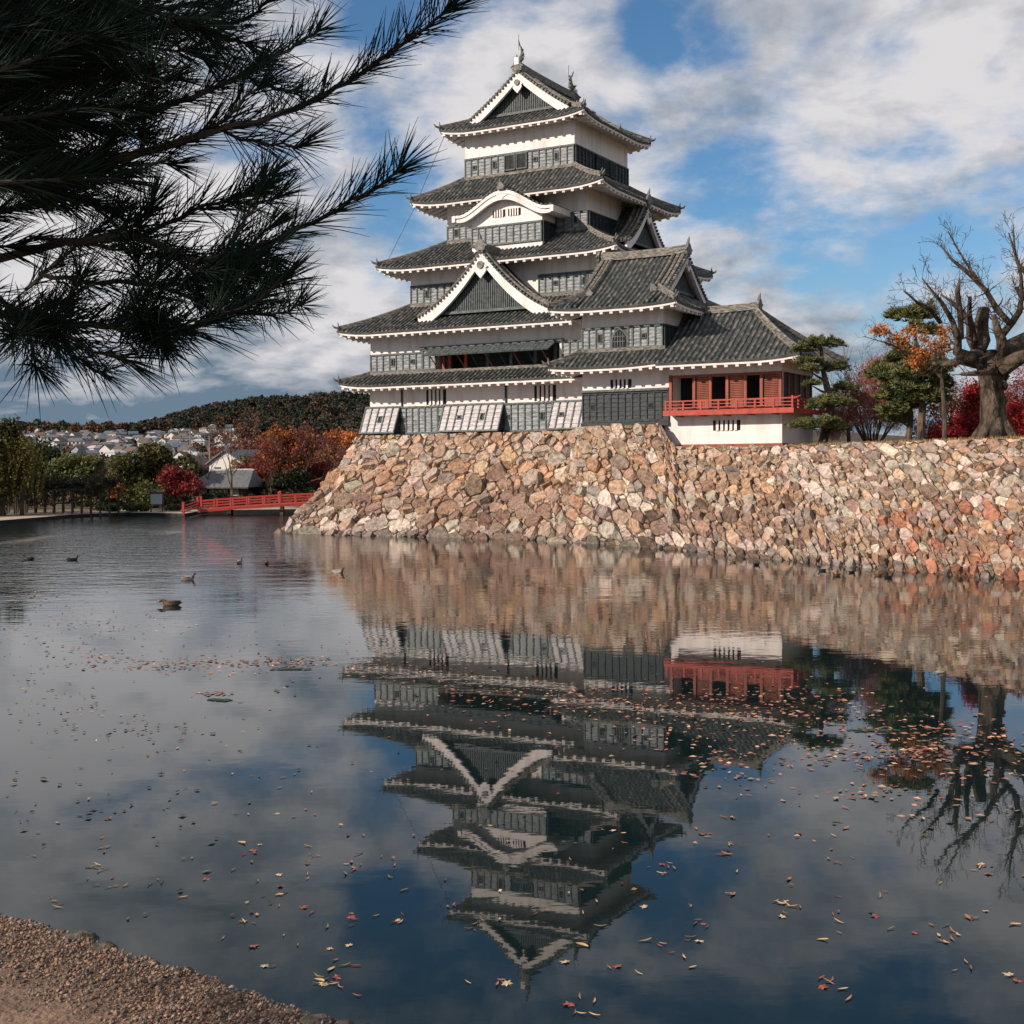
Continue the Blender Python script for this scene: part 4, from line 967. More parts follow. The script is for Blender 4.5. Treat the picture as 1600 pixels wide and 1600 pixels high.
M_PATH = mat('pale_path', (0.46, 0.38, 0.31), (0.36, 0.29, 0.235), 0.95, 1.5, .3, 20)
M_HILL = mat('hill_ground', (0.035, 0.034, 0.022), (0.075, 0.055, 0.032), 0.95, .02)
# far shore line, as seen across the water
SHORE = [foot(-420, 836), foot(-160, 826), foot(0, 818.5), foot(110, 809), foot(200, 805), foot(290, 807), foot(420, 807)]
SHORE = [np.array([p[0], p[1], 0]) for p in SHORE]
SHORE[-1] = SHORE[-2] + np.array([-.3, 7.5, 0.0]); SHORE += [SHORE[-1] + np.array([10, 1.5, 0]), SHORE[-1] + np.array([30, 8, 0])]
def hill_h(x, y):
    """terrain: town slope to the left, wooded hill behind the castle"""
    d = math.hypot(x, y); px = 800 + F_PX * x / max(y, 50.0); h = -0.12
    if y > 60:
        tw = np.interp(d, [260, 480, 1000, 1400, 2600], [0, 2.5, 23, 32, 28]); h += tw * np.interp(px, [-500, 0, 150, 420, 700, 1500], [.8, 1.0, 1.0, 1.15, .9, .2])
        rg = np.interp(px, [-300, 120, 215, 270, 330, 400, 470, 560, 640, 760, 1500], [0, 0, 2, 16, 27, 33, 37, 45, 50, 45, 20])
        h += rg * math.exp(-((d - 1500) / 260) ** 2)
        h += np.interp(px, [-600, 0, 60, 200, 260], [14, 12, 12, 6, 0]) * math.exp(-((d - 1350) / 200) ** 2) * .6
    return h
def terrain():
    ys = [124, 140, 180, 260, 360, 480, 600, 720, 840, 960, 1080, 1200, 1320, 1440, 1560, 1700, 1900, 2300, 3200, 5200, 9000]
    rows = []
    for y in ys:
        rows.append([(y * t, float(y), hill_h(y * t, y)) for t in np.linspace(-1.5, 1.5, 91)])
    mb = MB(); mb.grid(rows); tag(mb.build('terrain', M_HILL, smooth=True), kind='structure')
terrain()
mb = MB(); mb.add([(-9000, -9000, -3.0), (9000, -9000, -3.0), (9000, 9000, -3.0), (-9000, 9000, -3.0)], [(0, 1, 2, 3)]); tag(mb.build('ground', M_GROUND), kind='structure')
bank_back = [p + np.array([-6, 75, 0]) for p in SHORE]
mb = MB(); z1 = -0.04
mb.strip([(p[0], p[1], WATER - 1) for p in SHORE], [(p[0], p[1], z1) for p in SHORE]); tag(mb.build('far_bank_wall', mat('shaded_bank_edge', (.010, .011, .010), (.022, .021, .018), .8, 4)), 'low dark retaining edge of the far moat bank', 'bank wall')  # near-black colour paints in the shade along this edge
mb = MB(); A = [(p[0], p[1], z1) for p in SHORE]; B_ = [(p[0] - (2.6 if i > 4 else .4), p[1] + (2.0 if i == 5 else 6.5), z1 + .06) for i, p in enumerate(SHORE)]; mb.strip(A, B_); tag(mb.build('path', M_PATH), kind='structure')
mb = MB(); mb.strip(B_, [(p[0], p[1], z1 + .1) for p in bank_back]); tag(mb.build('far_bank_ground', M_GROUND), kind='structure')
# raised castle ground behind the moat wall
gp = [TOPS[i] for i in range(10, 15)]
mb = MB(); inner = [castle(20.0, 8, 4.74), np.array([32, 76, 4.9]), np.array([44, 60, 5.0]), np.array([56, 44, 5.0]), np.array([66, 30, 5.0])]
outer = [castle(24, 60, 5.0), np.array([78, 120, 5.0]), np.array([110, 85, 5.0]), np.array([130, 50, 5.0]), np.array([140, 28, 5.0])]
mb.grid([gp, inner, outer]); mb.add([castle(13.2, -12.1, 4.68), castle(20.3, -12.1, 4.69), castle(20.0, 8, 4.74), castle(13.2, 8, 4.74)], [(0, 1, 2, 3)])
mb.add([castle(20, 8, 4.74), castle(24, 60, 5.0), castle(-9, 60, 4.0), castle(-9.6, 9.5, 5.0), castle(13, 9.5, 4.8)], [(0, 1, 2, 3, 4)])
tag(mb.build('castle_ground', M_GRASS), kind='structure')

# ================================================================== vegetation helpers
def rand_dirs(n, rr):
    v = rr.normal(size=(n, 3)); return v / np.linalg.norm(v, axis=1, keepdims=True)
def leaf_quads(C, size, rr, aspect=0.6, flat=0.0, jitter=.35):
    """one small folded quad for each centre"""
    n = len(C); N = rand_dirs(n, rr); N[:, 2] = N[:, 2] * (1 - flat) + flat * np.sign(N[:, 2] + 1e-6); N /= np.linalg.norm(N, axis=1, keepdims=True)
    A = np.cross(N, rand_dirs(n, rr)); A /= np.linalg.norm(A, axis=1, keepdims=True) + 1e-9; B = np.cross(N, A)
    s = (size * (1 + jitter * rr.normal(size=n)).clip(.4, 1.8))[:, None]
    V = np.stack([C - A * s, C - B * s * aspect, C + A * s, C + B * s * aspect], 1).reshape(-1, 3)
    return V, np.arange(4 * n).reshape(-1, 4)
def clump_points(blobs, per, clump_n, clump_r, rr, shell=.55):
    """points gathered in clumps spread through ellipsoids; returns points, clump brightness"""
    P_, T_ = [], []
    for (c, r_) in blobs:
        c = np.array(c, float); r_ = np.array(r_, float)
        d = rand_dirs(clump_n, rr); q = (shell + (1 - shell) * rr.random(clump_n)) ** 0.8
        cc = c + d * q[:, None] * r_
        k = per // clump_n + 1
        pts = np.repeat(cc, k, 0) + rr.normal(size=(clump_n * k, 3)) * np.array(clump_r) * (np.minimum(1, r_ / r_.max()) ** .5)
        P_.append(pts); T_.append(np.repeat(rr.random(clump_n), k))
    return np.concatenate(P_), np.concatenate(T_)
def crown(name, parent, off, blobs, per, size, c1, c2, rr, clump_n=26, clump_r=None, m=None, aspect=.6, flat=0.0, shell=.55, c3=None):
    mr_ = float(np.mean([np.mean(b[1]) for b in blobs])); clump_r = clump_r or mr_ * .24
    C, T = clump_points(blobs, per, clump_n, clump_r, rr, shell); V, Fq = leaf_quads(C, size, rr, aspect, flat)
    T = np.clip(T * .75 + .35 * rr.random(len(T)) - .05, 0, 1)[:, None]; col = np.array(c1) * (1 - T) + np.array(c2) * T
    if c3 is not None:
        w = (rr.random(len(T)) < .12)[:, None]; col = np.where(w, np.array(c3), col)
    V = V + np.array(off); me = mesh_np(name, V, Fq, m or M_LEAF, col)
    return link(name, me, parent)
def limb(mb, p, d, L, r, depth, rr, spread=.55, up=.15, n=6, ratio=.72, kids=(2, 3), tips=None, bend=.18, taper=.62, minr=.006):
    p = np.array(p, float); d = np.array(d, float) / np.linalg.norm(d); pts = [p]; rad = [r]; k = 4
    for i in range(k):
        d = d + rr.normal(size=3) * bend + np.array([0, 0, up * .25]); d /= np.linalg.norm(d); p = p + d * L / k; pts.append(p); rad.append(max(minr, r * (1 - (1 - taper) * (i + 1) / k)))
    mb.tube(pts, rad, n if r > .05 else 4, False)
    if tips is not None and depth <= 1: tips.append(p)
    if depth > 0:
        for i in range(rr.integers(kids[0], kids[1] + 1)):
            q = pts[rr.integers(2, 5)] if i else pts[-1]
            nd = d + rr.normal(size=3) * spread + np.array([0, 0, up]); limb(mb, q, nd, L * ratio * (.75 + .5 * rr.random()), max(minr, rad[-1] * (.8 if i == 0 else .65)), depth - 1, rr, spread, up, n, ratio, kids, tips, bend, taper, minr)
def tree(name, label, base, height, blobs, per, size, c1, c2, seed, trunk_r=.2, cat='tree', group=None, lean=(0, 0), m=None, bark=None, limbs=5, clump_n=26, flat=0.0, shell=.5, aspect=.6, c3=None, clump_r=None):
    """blobs: (offset from base, radii)"""
    rr = np.random.default_rng(seed); root = empty(name, tuple(base), 0, label, cat, group)
    mb = MB(); top = np.array([lean[0], lean[1], height * .62])
    mb.tube([(0, 0, -.3), top * .3 + rr.normal(size=3) * trunk_r * .3, top * .65 + rr.normal(size=3) * trunk_r * .4, top], [trunk_r * 1.3, trunk_r, trunk_r * .8, trunk_r * .45], 7)
    for i in range(limbs):
        c, r_ = blobs[i % len(blobs)]; s = top * (.45 + .5 * rr.random()); e = np.array(c) + rr.normal(size=3) * np.array(r_) * .3
        mid = (s + e) / 2 + np.array([0, 0, .08 * height]) * rr.normal(); mb.tube([s, mid, e], [trunk_r * .45, trunk_r * .3, trunk_r * .1], 5, False)
    mb.build('trunk', bark or M_BARK, root)
    crown('crown', root, (0, 0, 0), blobs, per, size, c1, c2, rr, clump_n, clump_r, m, aspect, flat, shell, c3)
    return root
GREEN_D, GREEN_M, GREEN_L = (.022, .040, .016), (.055, .082, .026), (.135, .150, .042)
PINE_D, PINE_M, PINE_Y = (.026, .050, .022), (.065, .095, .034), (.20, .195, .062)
ORNG, ORNG_L, REDD, REDL, WINE = (.27, .085, .022), (.46, .175, .045), (.20, .018, .016), (.42, .045, .030), (.13, .028, .026)

# ================================================================== trees on the castle ground (right)
def z7(x, y): return 1220 + x * .2375, 340 + y * .2375
def needle_pads(root, pads, per, size, seed, c1=PINE_D, c2=PINE_Y):
    """flat cloud-shaped cushions of pine needles, each a part of its own"""
    rr = np.random.default_rng(seed)
    for (c, r_) in pads:
        n = max(160, int(per * r_[0] * r_[1] * 2.6)); k = max(5, int(n / 26)); a = rr.random(k) * 2 * math.pi; q = np.sqrt(rr.random(k))
        x = np.cos(a) * q * r_[0]; y = np.sin(a) * q * r_[1]; z = (rr.random(k) ** .7) * np.sqrt(np.maximum(0, 1 - q * q)) * r_[2] * 1.25 - r_[2] * .25
        cc = np.stack([x, y, z], 1) * (1 + .16 * rr.normal(size=(k, 1))) + np.array(c) + rr.normal(size=(k, 3)) * .05; C = np.repeat(cc, 26, 0)
        D = rand_dirs(len(C), rr); D[:, 2] = np.abs(D[:, 2]) * 1.1 - .15; D /= np.linalg.norm(D, axis=1, keepdims=True)
        L = size * (0.7 + .6 * rr.random(len(C)))[:, None]; S = np.cross(D, rand_dirs(len(C), rr)); S /= np.linalg.norm(S, axis=1, keepdims=True) + 1e-9
        w = size * .10; V = np.stack([C - S * w, C + S * w, C + D * L + S * w * .4, C + D * L - S * w * .4], 1).reshape(-1, 3)
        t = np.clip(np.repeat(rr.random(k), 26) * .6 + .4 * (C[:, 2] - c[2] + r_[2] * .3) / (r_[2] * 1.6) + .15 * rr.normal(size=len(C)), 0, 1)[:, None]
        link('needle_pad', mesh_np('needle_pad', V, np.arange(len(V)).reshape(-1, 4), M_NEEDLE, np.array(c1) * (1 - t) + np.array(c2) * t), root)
def sculpted_pine():
    d = 65.5; base = at(*z7(270, 1500), d); base[2] = 4.70
    root = empty('pine_tree', tuple(base), 0, 'slim cloud-pruned pine with stacked needle pads beside the red balcony turret', 'tree')
    L = lambda x, y, dd=0: at(*z7(x, y), d + dd) - base
    rr = np.random.default_rng(4); mb = MB()
    tp = [(270, 1520), (300, 1360), (328, 1260), (316, 1160), (292, 1070), (273, 980), (266, 860)]
    pts = [L(x, y, .25 * math.sin(i * 1.7)) for i, (x, y) in enumerate(tp)]; pts[0] = np.array([0, 0, -.25]); mb.tube(pts, [.34, .27, .22, .19, .16, .13, .08], 8)
    pads = [(262, 835, 0, 145, 42), (180, 948, -.4, 80, 34), (355, 992, .3, 95, 38), (196, 1002, -.8, 55, 26), (210, 1098, -.5, 62, 30), (415, 1132, .2, 80, 42), (330, 1222, -.8, 130, 46), (235, 1245, .6, 60, 28), (200, 1372, -.6, 140, 46), (388, 1392, .4, 68, 28), (300, 1345, -1.0, 80, 30), (120, 870, -.5, 50, 24)]
    P_ = []
    for x, y, dd, rx, rz in pads:
        c = L(x, y, dd); k = .2375 * d / F_PX; P_.append((c, (rx * k, rx * k * .85, rz * k * 1.15)))
        s = min(pts[1:], key=lambda q: abs(q[2] - c[2] + .15)); mb.tube([s, (s + c) / 2 + np.array([0, 0, -.08]), c + np.array([0, 0, -.08])], [.09, .06, .03], 5, False)
    mb.build('trunk', M_BARK, root); needle_pads(root, P_, 2200, .17, 8)
sculpted_pine()
def layered_pine(px_trunk, d, tr, pads, label, seed, r0=.22):
    base = at(*z7(*px_trunk), d); base[2] = 4.72; root = empty('pine_tree', tuple(base), 0, label, 'tree'); L = lambda x, y, dd=0: at(*z7(x, y), d + dd) - base
    mb = MB(); pts = [L(x, y, .2 * math.sin(i * 2.1 + seed)) for i, (x, y) in enumerate(tr)]; pts[0] = np.array([0, 0, -.25]); mb.tube(pts, list(np.linspace(r0, .06, len(pts))), 7); P_ = []
    for x, y, dd, rx, rz in pads:
        c = L(x, y, dd); k = .2375 * d / F_PX; P_.append((c, (rx * k * 1.05, rx * k * .8, rz * k * 1.8)))
        s = min(pts[1:], key=lambda q: abs(q[2] - c[2] + .25)); mb.tube([s, (s + c) / 2 + np.array([0, 0, .05]), c], [.07, .05, .025], 5, False)
    mb.build('trunk', M_BARK, root); needle_pads(root, P_, 1900, .25, seed)
layered_pine((925, 1490), 60.5, [(925, 1490), (925, 1350), (935, 1240), (915, 1180), (925, 1080), (900, 900), (880, 760), (900, 650)],
    [(860, 650, .2, 110, 36), (950, 630, .8, 70, 36), (905, 745, -.4, 70, 30), (1000, 760, .6, 60, 30), (800, 930, .5, 100, 40), (985, 990, 0, 120, 48), (900, 1040, -.9, 150, 52), (1040, 1105, .5, 90, 44), (840, 1130, -1.0, 100, 40), (960, 1180, -.8, 120, 46), (760, 645, .3, 60, 26), (1040, 1195, .8, 70, 34)],
    'taller of two leaning pines beside the huge bare trunk, straight pale trunk in front', 21)
layered_pine((830, 1485), 62.5, [(825, 1490), (850, 1380), (855, 1290), (835, 1200), (800, 1100), (780, 1010)],
    [(700, 1040, 0, 120, 34), (790, 1060, .6, 110, 44), (735, 1185, -.3, 105, 42), (830, 1240, .3, 90, 40), (740, 1270, -.8, 80, 30), (760, 1335, .2, 85, 34), (880, 1150, .8, 90, 40), (660, 1010, .5, 60, 26)],
    'shorter crooked pine leaning behind the taller pine on the castle bank', 22, .18)
M_TRUNK = mat('gnarled_bark', (.020, .016, .012), (.125, .088, .060), .95, 3.2, 1.0, 6, stretch=(1, 1, .45), contrast=(.38, .64), detail=9, bdist=.25)
def big_bare_tree():
    d = 55.0; base = at(*z7(1410, 1470), d); base[2] = 4.70; rr = np.random.default_rng(31)
    root = empty('bare_tree', tuple(base), 0, 'huge gnarled leafless tree with thick hollowed trunk and twisting bare branches', 'tree')
    L = lambda x, y, dd=0: at(*z7(x, y), d + dd) - base
    mb = MB(); k = .2375 * d / F_PX
    mb.tube([(0, 0, -.4), L(1412, 1440), L(1400, 1330), L(1392, 1200), L(1385, 1080), L(1385, 980), L(1400, 900, .2)], [124 * k, 100 * k, 86 * k, 76 * k, 77 * k, 96 * k, 64 * k], 14)
    for q in range(7):
        a = q * .9; mb.tube([np.array([math.cos(a) * .35, math.sin(a) * .35, .75]), np.array([math.cos(a) * .75, math.sin(a) * .75, .22]), np.array([math.cos(a) * 1.15, math.sin(a) * 1.15, -.15])], [.26, .22, .08], 6)
    for q in range(16):                              # burls
        a = rr.random() * 6.28; z = .6 + rr.random() * 2.6; p = np.array([math.cos(a) * .46, math.sin(a) * .46, z]); mb.tube([p - (0, 0, .2), p, p + (0, 0, .2)], [.05, .11 + .08 * rr.random(), .05], 7)
    limbs_ = [
        ([(1340, 960), (1290, 900), (1330, 800), (1320, 700), (1335, 600)], (60, 55, 50, 46, 40), 0.3),
        ([(1290, 940), (1220, 920), (1160, 880), (1165, 800), (1130, 680), (1060, 560), (1010, 500), (930, 400)], (60, 45, 32, 24, 18, 14, 9, 4), -.5),
        ([(1300, 900), (1250, 800), (1240, 680), (1160, 580), (1060, 510)], (34, 30, 22, 14, 6), .8),
        ([(1050, 690), (980, 600), (900, 560), (810, 480)], (15, 13, 9, 5), -.9),
        ([(1470, 920), (1450, 800), (1430, 750), (1400, 640)], (50, 34, 28, 16), -.4),
        ([(1440, 790), (1520, 690), (1570, 620), (1590, 520), (1550, 460)], (26, 24, 22, 18, 12), .5),
        ([(1510, 700), (1420, 600), (1350, 480), (1240, 370), (1130, 280), (1050, 180)], (20, 20, 17, 15, 10, 5), .2),
        ([(1350, 480), (1290, 400), (1220, 300), (1160, 200), (1100, 90)], (11, 10, 8, 6, 3), .7),
        ([(1450, 960), (1530, 850), (1620, 800), (1720, 760)], (70, 62, 52, 36), .4),
        ([(1620, 800), (1680, 600), (1640, 400), (1560, 300), (1500, 100)], (34, 28, 20, 12, 4), .9),
        ([(1590, 540), (1580, 380), (1540, 220), (1530, 60)], (14, 11, 7, 3), -.2),
        ([(1450, 1000), (1560, 930), (1640, 900)], (60, 50, 40), -.8),
        ([(1300, 960), (1180, 940), (1090, 965), (1000, 960)], (40, 30, 22, 10), .6),
        ([(1190, 800), (1180, 640), (1160, 480), (1175, 420)], (16, 20, 18, 8), -.3), ([(1280, 820), (1240, 640), (1245, 520)], (22, 18, 12), .1),
        ([(1410, 1010), (1300, 1025), (1190, 1030)], (26, 18, 12), -1.0)]
    for path, rad, dd in limbs_:
        pts = [L(x, y, dd * (i + 1) * .55) for i, (x, y) in enumerate(path)]; mb.tube(pts, [q * k for q in rad], 7, True)
        for i in range(1, len(pts)):
            nb = 5 if rad[i] < 26 else 2
            for _ in range(nb):
                t = rr.random(); s = pts[i - 1] * (1 - t) + pts[i] * t; dr = pts[i] - pts[i - 1]; dr = dr / np.linalg.norm(dr) * .7 + rr.normal(size=3) * .55 + np.array([0, 0, .30])
                limb(mb, s, dr, (0.22 + .36 * rr.random()) * (1.15 if rad[i] < 26 else .7), max(.012, rad[i] * k * .36), 3, rr, .42, .10, 5, .70, (1, 3), None, .16, .45, .007)
    mb.build('trunk_and_branches', M_TRUNK, root, smooth=True)
big_bare_tree()
def orange_tree():
    d = 57.5; base = at(*z7(1080, 1480), d); base[2] = 4.72; rr = np.random.default_rng(41)
    root = empty('orange_leaf_tree', tuple(base), 0, 'spreading twiggy tree with the last bright orange leaves in front of pine tops', 'tree'); L = lambda x, y, dd=0: at(*z7(x, y), d + dd) - base
    mb = MB(); tip = []
    main = [L(1080, 1490), L(1075, 1250), L(1060, 1060), L(960, 930)]; main[0][2] = -.2; mb.tube(main, [.12, .10, .085, .06], 6)
    for x, y in ((900, 880), (820, 850), (720, 830), (620, 800), (540, 780), (880, 780), (1080, 780), (1060, 720), (760, 760), (660, 730), (980, 820)):
        e = L(x, y, rr.normal() * .5); s = main[-1] if x < 1000 else main[2]; m_ = (s + e) / 2 + rr.normal(size=3) * .12; mb.tube([s, m_, e], [.045, .03, .012], 5, False)
        for _ in range(4): limb(mb, m_ + (e - m_) * rr.random(), (e - m_) + rr.normal(size=3) * .5, .55, .012, 2, rr, .5, .1, 4, .7, (2, 3), tip, .2, .5, .005)
    mb.build('trunk_and_branches', M_BARK_DARK, root)
    k = .2375 * d / F_PX; bl = [(L(880, 800, -.2), (110 * k, .5, 70 * k)), (L(770, 810, .1), (70 * k, .4, 40 * k)), (L(1075, 780, -.2), (55 * k, .4, 85 * k)), (L(930, 890, -.4), (60 * k, .35, 50 * k)), (L(660, 740, 0), (50 * k, .3, 30 * k)), (L(1040, 860, -.3), (40 * k, .3, 50 * k)), (L(900, 940, 0), (40 * k, .3, 40 * k))]
    crown('crown', root, (0, 0, 0), bl, 460, .050, (.38, .13, .03), (.62, .27, .075), rr, 34, .15, M_LEAF, .75)
orange_tree()
def twig_bush():
    d = 71.0; base = at(*z7(600, 1490), d); base[2] = 4.75; rr = np.random.default_rng(51); k = .2375 * d / F_PX
    root = empty('reddish_bush', tuple(base), 0, 'large dome of fine reddish brown twigs behind the cloud-pruned pine', 'bush')
    mb = MB(); tips = []
    for i in range(26):
        a = rr.random() * 6.28; s = .25 + .55 * rr.random(); limb(mb, (math.cos(a) * .25, math.sin(a) * .25, -.1), (math.cos(a) * s, math.sin(a) * s, 1), 2.0 + .5 * rr.random(), .045, 3, rr, .26, .12, 4, .66, (2, 3), tips, .07, .5, .008)
    mb.build('stems', M_BARK, root)
    bl = [((0, 0, 2.9), (250 * k, 2.2, 200 * k)), ((-.8, .3, 1.9), (230 * k, 2.0, 150 * k)), ((.6, 0, 4.0), (130 * k, 1.3, 110 * k)), ((-2.1, 0, 1.2), (110 * k, 1.2, 110 * k)), ((1.2, .2, 1.9), (150 * k, 1.6, 150 * k))]
    C, T = clump_points(bl, 2600, 160, .20, rr, .3); D = rand_dirs(len(C), rr); D[:, 2] = np.abs(D[:, 2]) + .6; D /= np.linalg.norm(D, axis=1, keepdims=True)
    S = np.cross(D, rand_dirs(len(C), rr)); S /= np.linalg.norm(S, axis=1, keepdims=True); Lg = .20 + .16 * rr.random((len(C), 1))
    V = np.stack([C - S * .010, C + S * .010, C + D * Lg + S * .005, C + D * Lg - S * .005], 1).reshape(-1, 3); T = T[:, None]
    link('twigs', mesh_np('twigs', V, np.arange(len(V)).reshape(-1, 4), M_LEAF, np.array((.20, .07, .052)) * (1 - T) + np.array((.40, .16, .12)) * T), root)
twig_bush()
def maple(px, d, blobs, label, seed, c1, c2, per=2000, size=.062):
    base = at(*z7(*px), d); base[2] = 4.78; k = .2375 * d / F_PX; bl = [(at(*z7(x, y), d + dd) - base, (rx * k, ry, rz * k)) for x, y, dd, rx, ry, rz in blobs]
    tree('maple_tree', label, base, max(b[0][2] for b in bl) + .3, bl, per, size, c1, c2, seed, .11, m=M_LEAF, bark=M_BARK_DARK, clump_n=60, clump_r=.24, flat=.35, limbs=8)
maple((1240, 1480), 63, [(1240, 1330, 0, 90, .9, 60), (1180, 1400, .2, 130, 1.1, 50), (1280, 1240, .4, 80, .8, 70), (1060, 1430, .3, 100, .9, 40), (1290, 1150, .2, 50, .6, 40)], 'crimson maple glowing just behind the huge bare trunk', 61, REDD, (.38, .036, .038))
maple((1590, 1440), 60, [(1590, 1370, 0, 110, 1.0, 70), (1560, 1280, .5, 70, .8, 50), (1660, 1330, 0, 110, 1.0, 90), (1540, 1420, .3, 60, .7, 40)], 'bright red maple at the picture edge right of the huge trunk', 62, REDD, (.40, .040, .036))
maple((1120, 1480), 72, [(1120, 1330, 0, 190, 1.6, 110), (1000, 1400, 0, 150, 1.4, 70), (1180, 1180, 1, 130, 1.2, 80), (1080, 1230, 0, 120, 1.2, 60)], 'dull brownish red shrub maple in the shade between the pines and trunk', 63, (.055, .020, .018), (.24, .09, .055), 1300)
maple((1580, 1300), 75, [(1560, 1180, 0, 130, 1.5, 130), (1650, 1080, 0, 150, 1.5, 160), (1500, 1230, 1, 90, 1.1, 80)], 'dusky pink-red bush rising behind the bright red maple', 64, WINE, (.32, .085, .080), 1500)
maple((450, 1490), 80, [(560, 1130, 0, 200, 2.0, 110), (430, 1250, 0, 140, 1.6, 140), (640, 1020, 0, 130, 1.6, 80), (700, 1200, 0, 150, 1.6, 150)], 'dim wine-coloured thicket farther back behind the reddish twig dome', 65, WINE, (.22, .065, .055), 1500)
rr_ = np.random.default_rng(77)                        # withered grass tufts along the rim of the wall
Cg = []
for _ in range(5200):
    i = 10 + rr_.random() * 3.0; a = int(i); f = i - a; p = TOPS[a] * (1 - f) + TOPS[a + 1] * f; q = np.array([.80, .60, 0]) if a > 10 else np.array([.6, .8, 0])
    Cg.append(p + q * (0.05 + 2.6 * rr_.random() ** 1.6) + np.array([0, 0, .0]))
Cg = np.array(Cg); D = rr_.normal(size=(len(Cg), 3)) * .45 + np.array([0, 0, 1]); D /= np.linalg.norm(D, axis=1, keepdims=True); S = np.cross(D, rand_dirs(len(Cg), rr_)); S /= np.linalg.norm(S, axis=1, keepdims=True)
Lg = .07 + .12 * rr_.random((len(Cg), 1)); V = np.stack([Cg - S * .02, Cg + S * .02, Cg + D * Lg + S * .004, Cg + D * Lg - S * .004], 1).reshape(-1, 3); t = rr_.random((len(Cg), 1))
tag(link('dry_grass', mesh_np('dry_grass', V, np.arange(len(V)).reshape(-1, 4), M_LEAF, np.array((.24, .15, .06)) * (1 - t) + np.array((.46, .32, .14)) * t)), 'withered straw coloured grass along the top of the moat wall', 'grass', kind='stuff')

# ================================================================== far bank, bridge and town (left)
def gnd(px, py_guess, d):
    p = at(px, py_guess, d); p[2] = hill_h(p[0], p[1]) if d > 190 else 0.04; return p
def gx(px, d): p = at(px, 730, d); return p[0], p[1]
# ---- arched red bridge
def bridge():
    a = at(312, 806, 110.5); a[2] = .0; b = at(312, 806, 110.5) + np.array([27.0, 4.0, 0]); b[2] = .5
    root = empty('arched_bridge', tuple(a), 0, 'arched vermilion wooden footbridge crossing the moat beside the castle base', 'bridge'); D = b - a; L = math.hypot(D[0], D[1]); e = np.array([D[0], D[1], 0]) / L; n = np.array([-e[1], e[0], 0])
    def Pt(s, w, z): t = s / L; return e * s + n * w + np.array([0, 0, .20 + .62 * math.sin(math.pi * min(1, t * .98 + .02)) ** .9 + z - .1])
    S = np.linspace(0, L, 31); W = 1.5
    mb = MB(); mb.grid([[Pt(s, w, 0) for s in S] for w in (-W, W)]); mb.grid([[Pt(s, w, -.12) for s in S] for w in (-W, W)]); mb.build('deck', M_CONC, root)
    for w in (-W - .06, W + .06):
        mb = MB()
        for s0, s1 in zip(S, S[1:]): mb.beam(Pt(s0, w, -.05), Pt(s1, w, -.05), .12, .24)
        mb.build('girder', M_BRIDGE, root)
        for z, h in ((.76, .10), (.52, .065), (.29, .065)):
            mb = MB()
            for s0, s1 in zip(S, S[1:]): mb.beam(Pt(s0, w, z), Pt(s1, w, z), .11, h)
            mb.build('rail', M_BRIDGE, root)
        for i, s in enumerate(np.linspace(0, L, 21)):
            tall = i % 5 == 0; mb = MB(); mb.beam(Pt(s, w, .1), Pt(s, w, 0.96 if tall else .79), .17 if tall else .12, .17 if tall else .12, up=(1, 0, 0))
            if tall: mb.tube([Pt(s, w, .96), Pt(s, w, 1.04), Pt(s, w, 1.14)], [.11, .13, .02], 6)
            mb.build('rail_post', M_BRIDGE, root)
    for s in np.linspace(2.6, L - 2.6, 6):
        for w in (-1.2, 1.2):
            mb = MB(); mb.beam(Pt(s, w, -.2), np.array([*(e * s + n * w)[:2], -1.6]), .28, .28, up=(1, 0, 0)); mb.build('pier', M_BARK_DARK, root)
        mb = MB(); mb.beam(Pt(s, -1.6, -.35), Pt(s, 1.6, -.35), .28, .3); mb.build('cross_beam', M_BARK_DARK, root)
    # splayed approach rail on the near bank
    for w in (-W - .06,):
        mb = MB()
        for z in (.76, .52, .29): mb.beam(Pt(0, w, z), Pt(0, w, z) + np.array([-.9, -1.3, -.35]), .1, .09)
        mb.build('approach_rail', M_BRIDGE, root)
        mb = MB(); q = Pt(0, w, 0) + np.array([-.9, -1.3, -.3]); mb.beam(q, q + np.array([0, 0, 1.05]), .2, .2, up=(1, 0, 0)); mb.build('end_post', M_BRIDGE, root)
bridge()
# ---- wisteria pergola
def pergola():
    d = 109.0; base = gnd(92, 800, d); root = empty('vine_pergola', tuple(base), 0, 'long vine-covered pergola on dark posts along the far bank', 'pergola')
    k = d / F_PX; rr = np.random.default_rng(5); W = 86 * k
    for x in np.linspace(-W * 1.04, W * .98, 13):
        for y in (-.9, 1.6):
            mb = MB(); mb.tube([(x, y, -.3), (x, y, 1.95)], .085, 6); mb.build('post', M_BARK_DARK, root)
    for y in (-.9, 1.6):
        mb = MB(); mb.beam((-W * 1.1, y, 1.98), (W * 1.04, y, 1.98), .12, .16); mb.build('beam', M_BARK_DARK, root)
    bl = [((x, .3 + .4 * math.sin(x), 2.35 + .22 * math.sin(x * 1.7) + (.25 if x < 0 else 0)), (1.3, 1.9, .80)) for x in np.arange(-W, W, .9)]
    crown('vine', root, (0, 0, 0), bl, 620, .11, (.014, .020, .010), (.085, .075, .032), rr, 30, .24, M_LEAF, .6, shell=.2)
pergola()
